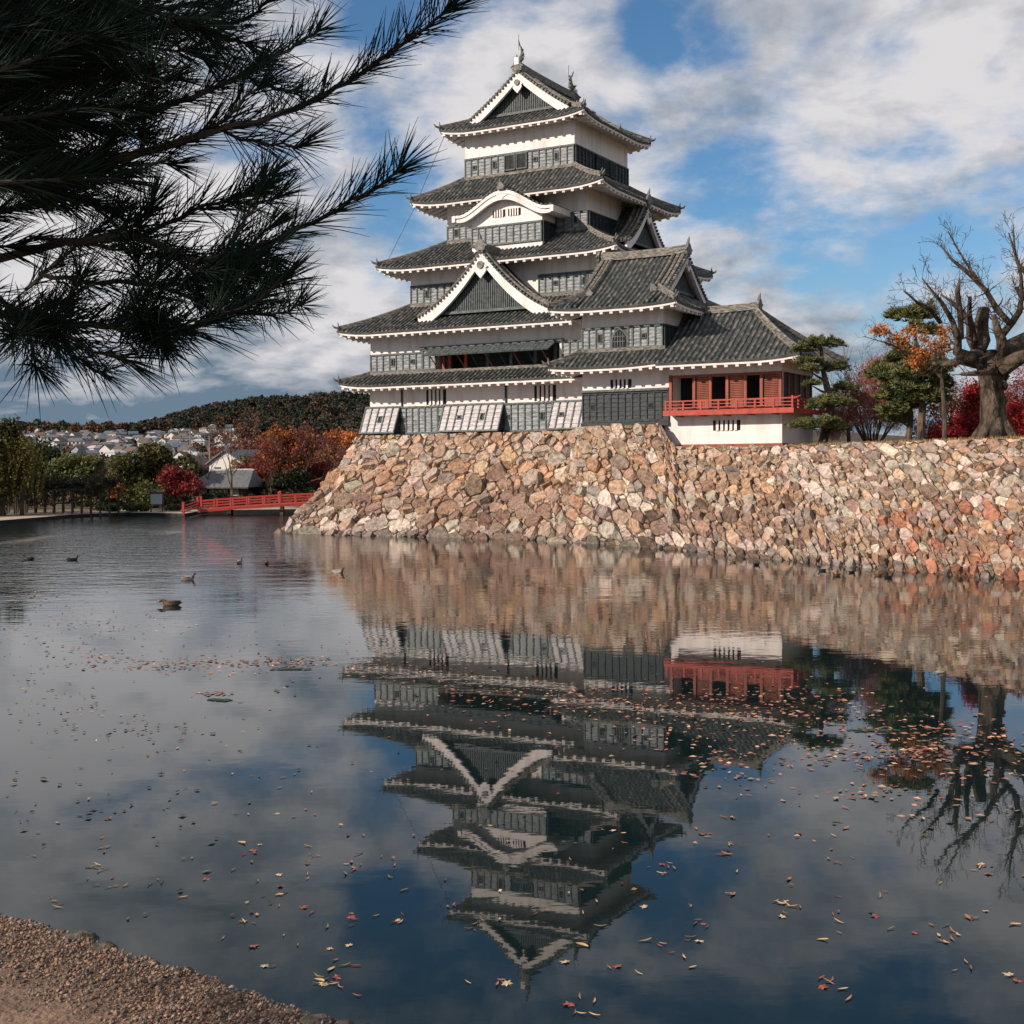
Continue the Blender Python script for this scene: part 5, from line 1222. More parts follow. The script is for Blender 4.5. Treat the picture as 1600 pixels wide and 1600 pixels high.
# ---- trees of the far bank:   px x of trunk, depth, list of (px, py, rx px, rz px), colours
def ptree(name, label, px, d, blobs, c1, c2, seed, per=900, size=.13, tr=.18, group=None, flat=0., c3=None, bark=None, clump=None, cat='tree', limbs=5):
    base = gnd(px, 800, d); k = d / F_PX; bl = [(at(x, y, d + (dd if dd else 0)) - base, (rx * k, max(rx * k * .9, .5), rz * k)) for x, y, rx, rz, dd in blobs]
    h = max(b[0][2] + b[1][2] for b in bl); tree(name, label, base, h, bl, per, size, c1, c2, seed, tr, cat, group, ((bl[0][0][0]) * .5, 0), M_LEAF, bark or M_BARK_DARK, limbs, 44, flat, .45, .6, c3, clump)
ptree('willow_tree', 'tall dark willow hanging over the far left end of the moat', 2, 104, [(-12, 700, 34, 44, 0), (8, 730, 22, 55, 0), (-20, 760, 40, 50, 0), (14, 690, 16, 26, 1), (-30, 690, 40, 40, 1)], (.018, .024, .010), (.14, .12, .036), 101, 2400, .15, .35)
def willow_strands():
    rr = np.random.default_rng(6); d = 103.0; base = gnd(34, 800, 104.5); root = empty('weeping_willow', tuple(base), 0, 'yellow-green willow trailing strands at the left picture edge', 'tree'); k = d / F_PX
    mb = MB(); mb.tube([(0, 0, -.3), (.1, 0, 2.5), (-.3, 0, 4.6)], [.2, .15, .08], 6); mb.build('trunk', M_BARK_DARK, root)
    P_ = []
    for _ in range(240):
        x0 = rr.normal() * .9 - .3; y0 = rr.normal() * .8; z = 5.4 + rr.random() * 1.4 - abs(x0) * .6; n = int(30 + 40 * rr.random())
        t = np.linspace(0, 1, n); P_.append(np.stack([x0 + .25 * np.sin(t * 3 + x0) + rr.normal(size=n) * .05, y0 + rr.normal(size=n) * .05, z - t * (1.8 + 2.2 * rr.random())], 1))
    C = np.concatenate(P_); V, Fq = leaf_quads(C, .085, rr, .35); t = rr.random((len(C), 1)); link('crown', mesh_np('crown', V, Fq, M_LEAF, np.array((.05, .06, .018)) * (1 - t) + np.array((.26, .21, .05)) * t), root)
willow_strands()
ptree('round_tree', 'dark round-headed evergreen behind the pergola left end', 55, 128, [(50, 715, 34, 28, 0), (72, 720, 22, 30, 0), (35, 730, 22, 22, 0)], GREEN_D, (.05, .06, .022), 102, 1700, .17, .2)
ptree('orange_shrub', 'small fiery orange shrub at the left end of the pergola', 22, 107.2, [(22, 752, 15, 11, 0), (14, 760, 12, 8, 0), (32, 748, 9, 8, 0)], (.30, .075, .02), (.55, .20, .05), 103, 700, .10, .06, cat='shrub')
ptree('pine_tree', 'broad flat-topped yellowish pine behind the pergola middle', 115, 122, [(98, 728, 22, 7, 0), (118, 718, 28, 9, .5), (135, 734, 22, 8, 0), (104, 742, 26, 8, 0), (128, 748, 26, 8, -.5), (86, 738, 14, 7, 0), (145, 722, 14, 6, 0)], PINE_M, (.20, .185, .062), 104, 900, .15, .2, flat=.3)
ptree('evergreen_tree', 'dark rounded evergreen just right of the pergola', 196, 119, [(188, 730, 24, 20, 0), (205, 745, 22, 24, .5), (182, 755, 18, 20, 0), (205, 724, 16, 12, 0), (200, 772, 20, 14, 0)], GREEN_D, (.145, .14, .045), 105, 1700, .15, .22)
ptree('evergreen_tree', 'tallest dark evergreen with yellowed top left of the bridge', 243, 121, [(246, 712, 20, 15, 0), (256, 735, 20, 26, .6), (236, 735, 18, 20, 0), (250, 762, 24, 22, .6), (232, 705, 12, 8, 0), (225, 752, 12, 14, 0)], GREEN_D, (.17, .135, .045), 106, 1700, .15, .22)
ptree('clipped_bush', 'pale green bush in front of the tall dark evergreen', 232, 115, [(232, 765, 20, 14, 0), (226, 780, 18, 10, 0), (240, 778, 16, 10, 0)], (.05, .07, .022), (.20, .19, .06), 107, 1000, .11, .09, cat='bush')
ptree('red_maple', 'deep red maple between the notice board and the bridge', 284, 116, [(268, 742, 16, 14, 0), (285, 748, 20, 14, .5), (300, 760, 18, 12, 0), (275, 765, 16, 10, 0), (258, 752, 10, 10, 0)], (.09, .016, .018), (.34, .048, .045), 108, 1000, .11, .12)
ptree('orange_shrub', 'little orange leaved tree below the dark evergreen', 185, 114, [(184, 762, 9, 7, 0), (178, 770, 9, 6, 0)], (.28, .10, .025), (.45, .19, .05), 109, 420, .09, .05, cat='shrub')
def bare_far(label, px, d, h, seed, spread=.42, r=.16, lean=(0, 0, 1), leaves=None):
    rr = np.random.default_rng(seed); base = gnd(px, 800, d); root = empty('bare_far_tree', tuple(base), 0, label, 'tree'); mb = MB(); tips = []
    limb(mb, (0, 0, -.2), lean, h * .42, r, 5, rr, spread, .18, 5, .70, (2, 3), tips, .10, .6, .014); mb.build('trunk_and_branches', M_BARK, root)
    if leaves is not None and tips:
        C = np.repeat(np.array(tips), 7, 0) + rr.normal(size=(len(tips) * 7, 3)) * .24; V, Fq = leaf_quads(C, .085, rr); t = rr.random((len(C), 1)); link('crown', mesh_np('crown', V, Fq, M_LEAF, np.array(leaves[0]) * (1 - t) + np.array(leaves[1]) * t), root)
bare_far('slender bare tree standing in front of the grey roofed hall', 362, 117, 7.6, 201, .40, .16, (-.15, 0, 1), (( .12, .05, .03), (.24, .09, .05)))
bare_far('pale forked bare tree above the middle of the bridge', 417, 121, 6.2, 202, .45, .2, (.1, 0, 1), ((.16, .03, .025), (.30, .06, .04)))
bare_far('spindly bare tree between the red maple and the hall', 322, 124, 6.4, 203, .4, .12)
bare_far('bare tree near the castle base behind the bridge', 470, 128, 7.0, 204, .45, .16, (0, 0, 1), ((.12, .03, .025), (.26, .07, .045)))
ptree('red_tree', 'broad dusky red tree above the left half of the bridge', 392, 126, [(388, 752, 26, 18, 0), (405, 738, 22, 14, .5), (372, 742, 18, 14, 0), (412, 762, 22, 14, 0), (392, 775, 22, 10, 0)], (.10, .022, .020), (.34, .070, .045), 110, 1100, .14, .14)
ptree('orange_tree', 'large rust-orange tree above the bridge near the castle', 438, 133, [(440, 690, 28, 20, 0), (455, 712, 30, 22, .5), (425, 715, 26, 22, 0), (446, 740, 30, 20, 0), (470, 700, 18, 16, 0)], (.10, .036, .014), (.36, .115, .035), 111, 1600, .17, .22, c3=(.05, .06, .02))
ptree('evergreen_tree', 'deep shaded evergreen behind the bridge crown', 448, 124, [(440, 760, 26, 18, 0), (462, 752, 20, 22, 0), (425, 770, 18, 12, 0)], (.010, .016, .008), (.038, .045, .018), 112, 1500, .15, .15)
ptree('wine_tree', 'wine red shrub tree right against the castle corner', 490, 135, [(484, 745, 18, 14, 0), (500, 758, 20, 14, 0), (478, 765, 14, 10, 0), (505, 735, 16, 12, 0)], (.09, .02, .018), (.30, .075, .055), 113, 1000, .14, .12)
mid_spec = [(400, 700, 200, 34, 18), (372, 708, 230, 26, 14), (428, 690, 240, 26, 16), (470, 690, 210, 24, 15), (500, 698, 190, 26, 16), (530, 688, 230, 26, 15), (555, 690, 205, 24, 15), (520, 712, 170, 26, 16), (548, 715, 160, 22, 16), (490, 722, 165, 24, 14), (345, 715, 260, 20, 12), (575, 700, 180, 20, 18), (505, 735, 150, 20, 14), (330, 728, 220, 18, 12), (300, 722, 300, 16, 9), (455, 715, 180, 24, 14), (545, 735, 145, 22, 14)]
names = ['brown-red', 'rusty', 'bright orange', 'orange-red', 'russet', 'flame orange', 'glowing orange', 'brownish', 'maroon', 'dusky pink', 'brown', 'orange', 'reddish', 'dark brown', 'faded brown', 'dull red', 'plum red']
where = ['above the grey hall roof', 'left of the pink gabled house', 'on the slope below the wooded hill', 'under the hill left of the castle', 'left of the keep foot', 'closest below the hill top houses', 'touching the castle corner in the picture', 'low beside the castle stones', 'next to the keep wall foot', 'behind the bridge end', 'beside the far power poles', 'hard by the stone drop', 'low behind the stone corner', 'behind the hall ridge', 'among the nearest roofs', 'behind the rust-orange tree', 'at the upper edge of the castle stones']
for i, (x, y, d, rx, rz) in enumerate(mid_spec):
    br = names[i] in ('bright orange', 'orange-red', 'flame orange', 'glowing orange', 'orange'); c1, c2 = ((.24, .065, .02), (.60, .20, .06)) if br else (((.075, .03, .018), (.26, .10, .05)) if i % 2 else ((.085, .026, .022), (.27, .085, .062)))
    ptree('autumn_tree', f'{names[i]} autumn tree {where[i]}', x, d, [(x, y, rx, rz, 0), (x - rx * .5, y + rz * .6, rx * .7, rz * .8, 1), (x + rx * .5, y + rz * .5, rx * .7, rz * .8, -1)], c1, c2, 300 + i, 1000, .0011 * d, .25, 'autumn trees on the far slope', c3=(.16, .10, .05))
# ---- notice board, hall, fence
def notice():
    d = 110.5; b = gnd(245, 796, d); root = empty('notice_board', tuple(b), 0, 'framed notice board with pale panel on two posts by the far path', 'notice board'); k = d / F_PX
    for x in (-.5, .5):
        mb = MB(); mb.box(x - .05, x + .05, -.05, .05, -.2, 1.75); mb.build('post', M_BARK_DARK, root)
    mb = MB(); mb.box(-.58, .58, -.08, .08, .55, 1.62); mb.build('frame', M_BARK_DARK, root)
    mb = MB(); mb.box(-.50, .50, -.10, -.081, .63, 1.54); mb.build('panel', mat('notice_paper', (.34, .40, .40), (.26, .31, .31), .6, 6), root)
    mb = MB(); mb.prism([(-.72, -.25, 1.68), (.72, -.25, 1.68), (.72, 0, 1.86), (-.72, 0, 1.86)], (0, 0, .05)); mb.prism([(-.72, 0, 1.86), (.72, 0, 1.86), (.72, .25, 1.68), (-.72, .25, 1.68)], (0, 0, .05)); mb.build('cap_roof', M_BARK_DARK, root)
notice()
M_HROOF = mat('grey_roof', (.085, .09, .095), (.14, .145, .15), .6, 3)
def hall():
    d = 124.0; b = gnd(352, 798, d); root = empty('park_hall', tuple(b), R(-12), 'low hall with wide slate-grey hipped roof behind the bridge', 'building'); root.scale = (.78, .78, .82); M_W = mat('hall_timber', (.10, .075, .055), (.17, .125, .09), .8, 4); M_P = mat('hall_plaster', (.42, .40, .36), None, .9)
    mb = MB(); mb.box(-3.2, 3.0, -1.6, 2.6, -.2, 2.3); mb.build('wall', M_W, root)
    for x in (-2.9, -1.5, -.1, 1.3, 2.7):
        mb = MB(); mb.box(x - .08, x + .08, -1.72, -1.6, -.2, 2.3); mb.build('post', M_BARK_DARK, root)
    for x in (-2.7, -1.3, .1, 1.5):
        mb = MB(); mb.box(x, x + 1.05, -1.66, -1.61, 1.25, 2.05); mb.build('window', M_P, root)
    mb = MB(); x0, x1, y0, y1, z0, z1 = -4.0, 4.2, -2.6, 3.6, 2.25, 4.25
    mb.add([(x0, y0, z0), (x1, y0, z0), (x1, y1, z0), (x0, y1, z0), (x0 + 2.0, .5, z1), (x1 - .6, .5, z1)], [(0, 1, 5, 4), (1, 2, 5), (2, 3, 4, 5), (3, 0, 4), (0, 3, 2, 1)]); rf = mb.build('roof', M_HROOF, root)
    mb = MB(); mb.beam((x0 + 1.9, .5, z1 + .06), (x1 - .5, .5, z1 + .06), .26, .2); mb.build('ridge', mat('pale_ridge', (.5, .5, .5), None, .7), rf)
    mb = MB(); mb.box(x0, x1, y0 - .02, y0 + .1, z0 - .15, z0 - .01); mb.build('fascia', M_BARK_DARK, rf)
hall()
def pfence(px0, px1, d, label):
    a = gnd(px0, 798, d); b = gnd(px1, 798, d); root = empty('timber_fence', tuple(a), 0, label, 'fence'); D = b - a; n = max(3, int(np.linalg.norm(D) / 1.2))
    for i in range(n + 1):
        p = D * i / n; mb = MB(); mb.box(p[0] - .06, p[0] + .06, p[1] - .06, p[1] + .06, -.2, 1.15); mb.build('post', M_BARK_DARK, root)
    for z in (.35, .7, 1.05):
        mb = MB(); mb.beam(np.array([0, 0, z]), D + np.array([0, 0, z]), .05, .12); mb.build('rail', M_BARK, root)
pfence(302, 372, 119, 'brown timber rail fence between the hall and the bridge')
rr = np.random.default_rng(9)                          # clipped shrubs along the path
for i, (x, d, w, lab) in enumerate([(156, 114, 12, 'low clipped shrub beside the pergola end'), (176, 113, 10, 'small dark shrub under the orange leaved tree'), (205, 112.5, 13, 'wide low shrub on the path edge left of the notice board'), (222, 112.5, 10, 'round low shrub next to the notice board'), (268, 113, 12, 'dark low shrub between notice board and bridge')]):
    ptree('low_shrub', lab, x, d, [(x, 793, w, 5, 0), (x + w * .5, 794, w * .6, 4, 0)], GREEN_D, (.085, .09, .03), 400 + i, 500, .09, .04, cat='shrub')
# ---- houses
def house_mesh(w, dpt, h, rf, hip):
    wl_, ro = MB(), MB(); wl_.box(-w / 2, w / 2, -dpt / 2, dpt / 2, -2.5, h)
    if not hip: wl_.prism([(-w / 2, -dpt / 2, h), (-w / 2, dpt / 2, h), (-w / 2, 0, h + rf * .92)], (w, 0, 0))
    o = .5; e = -o * rf / (dpt / 2)
    if hip: ro.add([(-w / 2 - o, -dpt / 2 - o, h), (w / 2 + o, -dpt / 2 - o, h), (w / 2 + o, dpt / 2 + o, h), (-w / 2 - o, dpt / 2 + o, h), (-w / 4, 0, h + rf), (w / 4, 0, h + rf)], [(0, 1, 5, 4), (1, 2, 5), (2, 3, 4, 5), (3, 0, 4), (0, 3, 2, 1)])
    else:
        for s in (-1, 1): ro.prism([(-w / 2 - o, s * (dpt / 2 + o), h + e), (w / 2 + o, s * (dpt / 2 + o), h + e), (w / 2 + o, 0, h + rf), (-w / 2 - o, 0, h + rf)], (0, 0, .22))
    return wl_, ro
WALLC = {'white': (.54, .52, .49), 'cream': (.46, .41, .35), 'grey': (.30, .315, .33), 'tan': (.40, .30, .22)}
ROOFC = {'grey': (.11, .12, .13), 'brown': (.12, .085, .065), 'pale': (.40, .40, .41), 'blue-grey': (.09, .115, .15)}
MW = {k_: mat(k_ + '_render', v, None, .9) for k_, v in WALLC.items()}; MR = {k_: mat(k_ + '_roofing', v, None, .6) for k_, v in ROOFC.items()}
protos = []
for i, (w, dp, h, rf, hip, wc, rc) in enumerate([(9, 7, 5.2, 2.0, False, 'white', 'grey'), (8, 7, 5.4, 1.7, True, 'white', 'pale'), (11, 7, 3.4, 1.9, False, 'cream', 'brown'), (8, 6, 5.6, 2.2, False, 'grey', 'blue-grey'), (10, 8, 5.6, 1.8, True, 'cream', 'grey'), (7, 7, 6.0, 2.4, False, 'white', 'brown')]):
    a, b = house_mesh(w, dp, h, rf, hip); wm, rm = a.mesh('wall', MW[wc]), b.mesh('roof', MR[rc])
    win = MB(); win.box(-.65, .65, -.04, .04, 0, 1.15); protos.append((w, dp, h, wm, rm, win.mesh('window', M_GLASS), wc, rc))
HILLHOUSES = 'houses of the hillside town'
def house(pos, rz, k, sc=1.0, label=None, wins=True, where=''):
    w, dp, h, wm, rm, win, wc, rc = protos[k]
    root = empty('far_house', tuple(pos), rz, label or f'{wc} house with {rc} roof {where}', 'house', None if label else HILLHOUSES); root.scale = (sc, sc, sc)
    link('wall', wm, root); link('roof', rm, root)
    if wins:
        for z in ([.9, 3.4] if h > 5 else [.9]):
            for x in (-w * .3, 0, w * .3): link('window', win, root, (x, -dp / 2 - .02, z))
        for y in (-dp * .2, dp * .25):
            o = link('window', win, root, (-w / 2 - .02, y, 3.4 if h > 5 else .9)); o.rotation_euler = (0, 0, R(90))
rr = np.random.default_rng(15); placed = []
tries = 0
while len(placed) < 190 and tries < 4000:
    tries += 1
    px = 20 + rr.random() * 400; d = 430 + rr.random() * 780
    if px > 300 and rr.random() < .5: continue
    x, y = gx(px, d); z = hill_h(x, y)
    if any((x - a) ** 2 + (y - b) ** 2 < 10.5 ** 2 for a, b in placed): continue
    placed.append((x, y)); house((x, y, z), R(rr.choice([-30, -12, 8, 60, 75]) + rr.normal() * 6), int(rr.integers(0, 6)), .62 + .28 * rr.random(), where=('in the nearest town streets' if d < 620 else 'in the middle town rows' if d < 880 else 'in the topmost town rows') + (' at the left' if px < 110 else ' behind the pergola' if px < 200 else ' left of the bridge' if px < 300 else ' above the bridge'))
for (px, d, k, rz, sc, lab) in [(382, 172, 0, 62, .82, 'pink-lit gabled house above the bridge with shaded windows'), (300, 178, 5, 66, .62, 'narrow white gabled house behind the deep red maple'), (505, 260, 2, 10, .8, 'low house glimpsed between autumn trees left of the castle'), (492, 620, 1, 5, .85, 'pale building high on the wooded hill left of the keep'), (352, 215, 2, -5, .9, 'long low roofed house behind the bare slender tree')]:
    x, y = gx(px, d); z = hill_h(x, y) if d > 190 else .05
    if d == 620: x, y = gx(px, 1330); z = hill_h(x, y) + 3
    house((x, y, z), R(rz), k, sc, lab)
def pole(px, d, h, lab):
    x, y = gx(px, d); root = empty('utility_pole', (x, y, hill_h(x, y)), 0, lab, 'utility pole'); mb = MB(); mb.tube([(0, 0, -.5), (0, 0, h)], [.2, .13], 6); mb.build('pole', M_CONC, root)
    for z in (h - .5, h - 1.5):
        mb = MB(); mb.beam((-1.1, 0, z), (1.1, 0, z), .12, .14); mb.build('crossarm', M_STEEL, root)
for px, d, h, lab in ((298, 250, 11, 'grey utility pole above the narrow white house'), (328, 255, 10, 'grey utility pole right of the narrow white house'), (480, 240, 10, 'pale utility pole among autumn trees by the castle')): pole(px, d, h, lab)
# ---- steep dark roofed tower in town
x, y = gx(128, 420); root = empty('tower_roof_building', (x, y, hill_h(x, y)), R(20), 'dark building with steep pointed roof below the hillside town', 'building')
mb = MB(); mb.box(-2, 2, -2, 2, -1, 5); mb.build('wall', MW['grey'], root); mb = MB(); mb.add([(-2.3, -2.3, 5), (2.3, -2.3, 5), (2.3, 2.3, 5), (-2.3, 2.3, 5), (0, 0, 10)], [(0, 1, 4), (1, 2, 4), (2, 3, 4), (3, 0, 4)]); mb.build('roof', mat('slate_roof', (.045, .05, .055), None, .6), root)
# ---- woods on the hill: a mass of crowns
def woods(name, label, n, gen, cpal, seed, q=80, leaf=1.0):
    rr = np.random.default_rng(seed); P_, Cc = [], []
    for i in range(n):
        x, y, z, r_, h = gen(rr); k = q; D = rand_dirs(k, rr); D[:, 2] = np.abs(D[:, 2]) * 1.0 - .25
        sh = (.6 + .4 * rr.random((k, 1))); pts = np.array([x, y, z + h * .55]) + D * sh * np.array([r_, r_, h * .55]); P_.append(pts); c = np.array(cpal[rr.integers(0, len(cpal))]) * (.7 + .6 * rr.random()); Cc.append(np.repeat(c[None], k, 0) * (.86 + .28 * rr.random((k, 1))))
    C = np.concatenate(P_); V, Fq = leaf_quads(C, leaf, rr, .8); tag(link(name, mesh_np(name, V, Fq, M_FAR, np.concatenate(Cc))), label, 'woods', kind='stuff')
def g_hill(rr):
    px = 205 + rr.random() ** .9 * 640; d = (1150 if px < 380 else 760) + rr.random() * (520 if px < 380 else 880); x, y = gx(px, d); return x, y, hill_h(x, y) - 1, 3.2 + 3.2 * rr.random(), 8 + 8 * rr.random()
woods('hill_woods', 'dark wooded hill of evergreen and brown trees behind the castle', 3200, g_hill, [(.022, .031, .019), (.026, .035, .021), (.030, .038, .022), (.042, .037, .024), (.066, .040, .026), (.050, .037, .024)], 71, 120, 1.05)
def g_left(rr):
    px = -320 + rr.random() * 520; d = 1220 + rr.random() * 300; x, y = gx(px, d); return x, y, hill_h(x, y) - 1, 5 + 3 * rr.random(), 9 + 7 * rr.random()
woods('ridge_woods', 'line of brown and green trees on the low ridge above the town', 420, g_left, [(.035, .040, .022), (.10, .05, .028), (.12, .055, .03), (.05, .045, .025)], 72, 80, 1.3)
def g_town(rr):
    px = -200 + rr.random() * 980; d = 330 + rr.random() * 850; d = d if px < 420 or rr.random() < .5 else 230 + rr.random() * 500; x, y = gx(px, d); return x, y, hill_h(x, y) - 1, 1.8 + 1.8 * rr.random(), 3 + 3.5 * rr.random()
woods('town_trees', 'scattered garden trees between the houses of the hillside town', 900, g_town, [(.035, .045, .02), (.10, .05, .03), (.15, .06, .035), (.05, .05, .025)], 73, 60, .75)
def g_near(rr):
    px = -300 + rr.random() * 880; d = 150 + rr.random() * 170; x, y = gx(px, d); return x, y, (hill_h(x, y) if d > 190 else .3) - .6, 1.6 + 1.4 * rr.random(), 3.0 + 3.0 * rr.random()
woods('park_thicket', 'mixed green and brown thicket of the park behind the far bank', 420, g_near, [(.03, .04, .018), (.06, .06, .022), (.11, .045, .026), (.10, .035, .03), (.14, .10, .035)], 74, 220, .30)
def g_bank(rr):
    px = -300 + rr.random() * 830; d = 117.5 + rr.random() * 26; x, y = gx(px, d); return x, y, -.2, .5 + .6 * rr.random(), .9 + 1.3 * rr.random()
woods('bank_undergrowth', 'dark undergrowth and hedges behind the pergola and path', 420, g_bank, [(.018, .026, .012), (.035, .04, .018), (.07, .04, .022), (.05, .055, .02)], 75, 150, .13)

# ================================================================== near bank with gravel
BZ = 2.30
edge_px = [(-900, 1180), (-420, 1300), (-160, 1375), (0, 1424), (70, 1444), (150, 1466), (215, 1490), (290, 1514), (360, 1538), (430, 1564), (500, 1588), (580, 1616), (760, 1690), (1100, 1900)]
EDGE = [on_z(x, y, BZ) for x, y in edge_px] + [np.array([3.5, 1.6, BZ]), np.array([14, -3, BZ]), np.array([60, -22, BZ])]
rr = np.random.default_rng(19)
_fine = []
for a_, b_ in zip(EDGE, EDGE[1:]):                     # a ragged lip
    n_ = max(1, min(9, int(np.linalg.norm(b_ - a_) / .07)))
    for k_ in range(n_): _fine.append(a_ + (b_ - a_) * k_ / n_ + np.array([.45, .9, 0]) * (rr.normal() * .014 if k_ or n_ > 1 else 0))
EDGE = _fine + [EDGE[-1]]
M_BANK = mat('gravel_soil', (.125, .080, .055), (.25, .160, .11), .95, 5, .9, 45, contrast=(.3, .7), detail=9, bdist=.02)
mb = MB()
ring = [[(p[0], p[1], BZ - .012) for p in EDGE]]
for back, dz in ((.25, 0.0), (.8, .01), (2.0, .04), (6, .1), (40, .1), (260, .1)):
    ring.append([(p[0] - .45 * back, p[1] - .9 * back, BZ + dz + rr.normal() * .0015) for p in EDGE])
mb.grid(ring); low = [[(p[0] + .45 * o, p[1] + .9 * o, z) for p in EDGE] for o, z in ((.05, BZ - .09), (.35, BZ - .7), (1.3, WATER - .3), (2.2, WATER - 1.2))]
mb.grid([ring[0]] + low); tag(mb.build('near_bank', M_BANK, smooth=True), kind='structure')
# stones along the lip and loose pebbles
ico = [(0, 0, 1), (.894, 0, .447), (.276, .851, .447), (-.724, .526, .447), (-.724, -.526, .447), (.276, -.851, .447), (.724, .526, -.447), (-.276, .851, -.447), (-.894, 0, -.447), (-.276, -.851, -.447), (.724, -.526, -.447), (0, 0, -1)]
icf = [(0, 1, 2), (0, 2, 3), (0, 3, 4), (0, 4, 5), (0, 5, 1), (1, 6, 2), (2, 7, 3), (3, 8, 4), (4, 9, 5), (5, 10, 1), (6, 7, 2), (7, 8, 3), (8, 9, 4), (9, 10, 5), (10, 6, 1), (6, 11, 7), (7, 11, 8), (8, 11, 9), (9, 11, 10), (10, 11, 6)]
ICO = np.array(ico); ICF = np.array(icf)
cumE = np.concatenate([[0], np.cumsum([np.linalg.norm(b - a) for a, b in zip(EDGE, EDGE[1:])])]); EA = np.array(EDGE)
def edge_at(s): return np.array([np.interp(s, cumE, EA[:, j]) for j in range(3)])
s_lo, s_hi = float(np.interp(-3.2, EA[:, 0], cumE)), float(np.interp(.6, EA[:, 0], cumE))
OCT = np.array([(1, 0, 0), (0, 1, 0), (-1, 0, 0), (0, -1, 0), (0, 0, 1), (0, 0, -1.0)]); OCF = np.array([(0, 1, 4), (1, 2, 4), (2, 3, 4), (3, 0, 4), (1, 0, 5), (2, 1, 5), (3, 2, 5), (0, 3, 5)])
n = 60000; pal = np.array([(.34, .215, .15), (.25, .165, .115), (.42, .30, .225), (.17, .13, .10), (.11, .095, .08), (.30, .24, .195), (.36, .205, .13)]) * .78
s_ = s_lo + rr.random(n) * (s_hi - s_lo); back = np.where(np.arange(n) < 42000, np.abs(rr.normal(size=n)) * .50, rr.random(n) * 2.2)
P_ = np.stack([np.interp(s_, cumE, EA[:, j]) for j in range(3)], 1) + np.array([-.45, -.9, 0]) * (back + .004)[:, None]
rad = (.0018 + .0062 * rr.random(n) ** 3.2) * np.where(back < .4, 1.25, .8)
W = OCT[None] * (1 + .30 * rr.normal(size=(n, 6, 1))) * np.stack([np.ones(n), .6 + .5 * rr.random(n), .5 + .4 * rr.random(n)], 1)[:, None, :] * rad[:, None, None]
an = rr.random(n) * 6.28; ca, sa = np.cos(an)[:, None], np.sin(an)[:, None]
W = np.stack([W[:, :, 0] * ca - W[:, :, 1] * sa, W[:, :, 0] * sa + W[:, :, 1] * ca, W[:, :, 2]], 2) + P_[:, None, :] + np.array([0, 0, 1.0]) * (rad * .2 + .004 * rr.random(n) * (back < .5))[:, None, None]
V = W.reshape(-1, 3); col = np.repeat(pal[rr.integers(0, 7, n)] * (.8 + .4 * rr.random((n, 1))), 8, 0)
Fq = (OCF[None] + (np.arange(n) * 6)[:, None, None]).reshape(-1, 3)
M_PEB = mat('pebble', (.8, .8, .8), (1.1, 1.1, 1.1), .9, 60, attr='col')
tag(link('gravel', mesh_np('gravel', V, Fq, M_PEB, col)), 'reddish gravel and grit covering the near bank', 'gravel', kind='stuff')
lump = {0: 'dark rough stone set in the gravel lip of the near bank'}
import bmesh
bm = bmesh.new(); bmesh.ops.create_icosphere(bm, subdivisions=3, radius=1.0); LV = np.array([v.co[:] for v in bm.verts]); LF = np.array([[v.index for v in f.verts] for f in bm.faces]); bm.free()
M_LUMP = mat('bank_stone', (.040, .040, .034), (.17, .125, .09), .95, 22, 1.0, 40, contrast=(.35, .7), detail=8, bdist=.02)
for i, (px, py, r_) in enumerate([(60, 1444, .020), (128, 1462, .045), (162, 1476, .040), (235, 1502, .030), (280, 1514, .036), (335, 1534, .026), (385, 1552, .024), (455, 1578, .028), (500, 1594, .045), (535, 1600, .035), (575, 1608, .045)]):
    p = on_z(px, py, BZ); q = LV.copy(); nn = np.array([sum(math.sin(v @ k_ + i) for k_ in ((3.1, 1.2, .7), (1.1, -2.7, 1.9), (5.2, 2.2, -4.1), (-2.1, 6.3, 3.2))) / 4 for v in q]); q = q * (1 + .28 * nn[:, None]) * np.array([1.35, .9, .62]) * r_
    q += rr.normal(size=q.shape) * r_ * .03
    o = link('bank_stone', mesh_np('bank_stone', q, LF, M_LUMP, smooth=False)); o.location = (p[0], p[1] - .015, BZ - .012); o.rotation_euler = (0, 0, rr.random() * 6)
    tag(o, 'dark rough stone set in the gravel lip of the near bank', 'stone', 'stones along the near bank edge')

# ================================================================== leaves on the water
def leaf_mesh(kind, c, seed):
    r_ = np.random.default_rng(seed); mb = MB(); n = 6
    wid = {'w': .17, 'o': .36, 'm': .5}[kind]; cu = r_.normal() * .10
    if kind == 'm':                                    # small lobed leaf
        pts = []
        for k in range(14):
            a = 2 * math.pi * k / 14; q = .5 if k % 2 == 0 else .26; pts.append((math.cos(a) * q, math.sin(a) * q, .05 * math.sin(3 * a)))
        mb.add(pts + [(0, 0, .03)], [(k, (k + 1) % 14, 14) for k in range(14)], c)
    else:
        L_, M_, R_ = [], [], []
        for k in range(n + 1):
            t = k / n; x = t - .5; w = wid * math.sin(math.pi * (t * .92 + .04)) ** .8; y0 = cu * math.sin(math.pi * t); z = .06 * (2 * t - 1) ** 2
            L_.append((x, y0 - w / 2, z + .045)); M_.append((x, y0, z)); R_.append((x, y0 + w / 2, z + .045))
        mb.grid([L_, M_, R_], c)
    return mb
LC = [(.42, .25, .13), (.50, .34, .17), (.34, .14, .075), (.22, .11, .07), (.52, .39, .24), (.28, .075, .055), (.21, .16, .085)]
rr = np.random.default_rng(23)
LNAME = ['tan', 'straw-coloured', 'rust-red', 'dark brown', 'pale buff', 'crimson', 'olive brown']
near_meshes = [leaf_mesh('wwowwm'[i % 6], LC[i % len(LC)], i).mesh('floating_leaf', M_FLOAT) for i in range(14)]
near = []
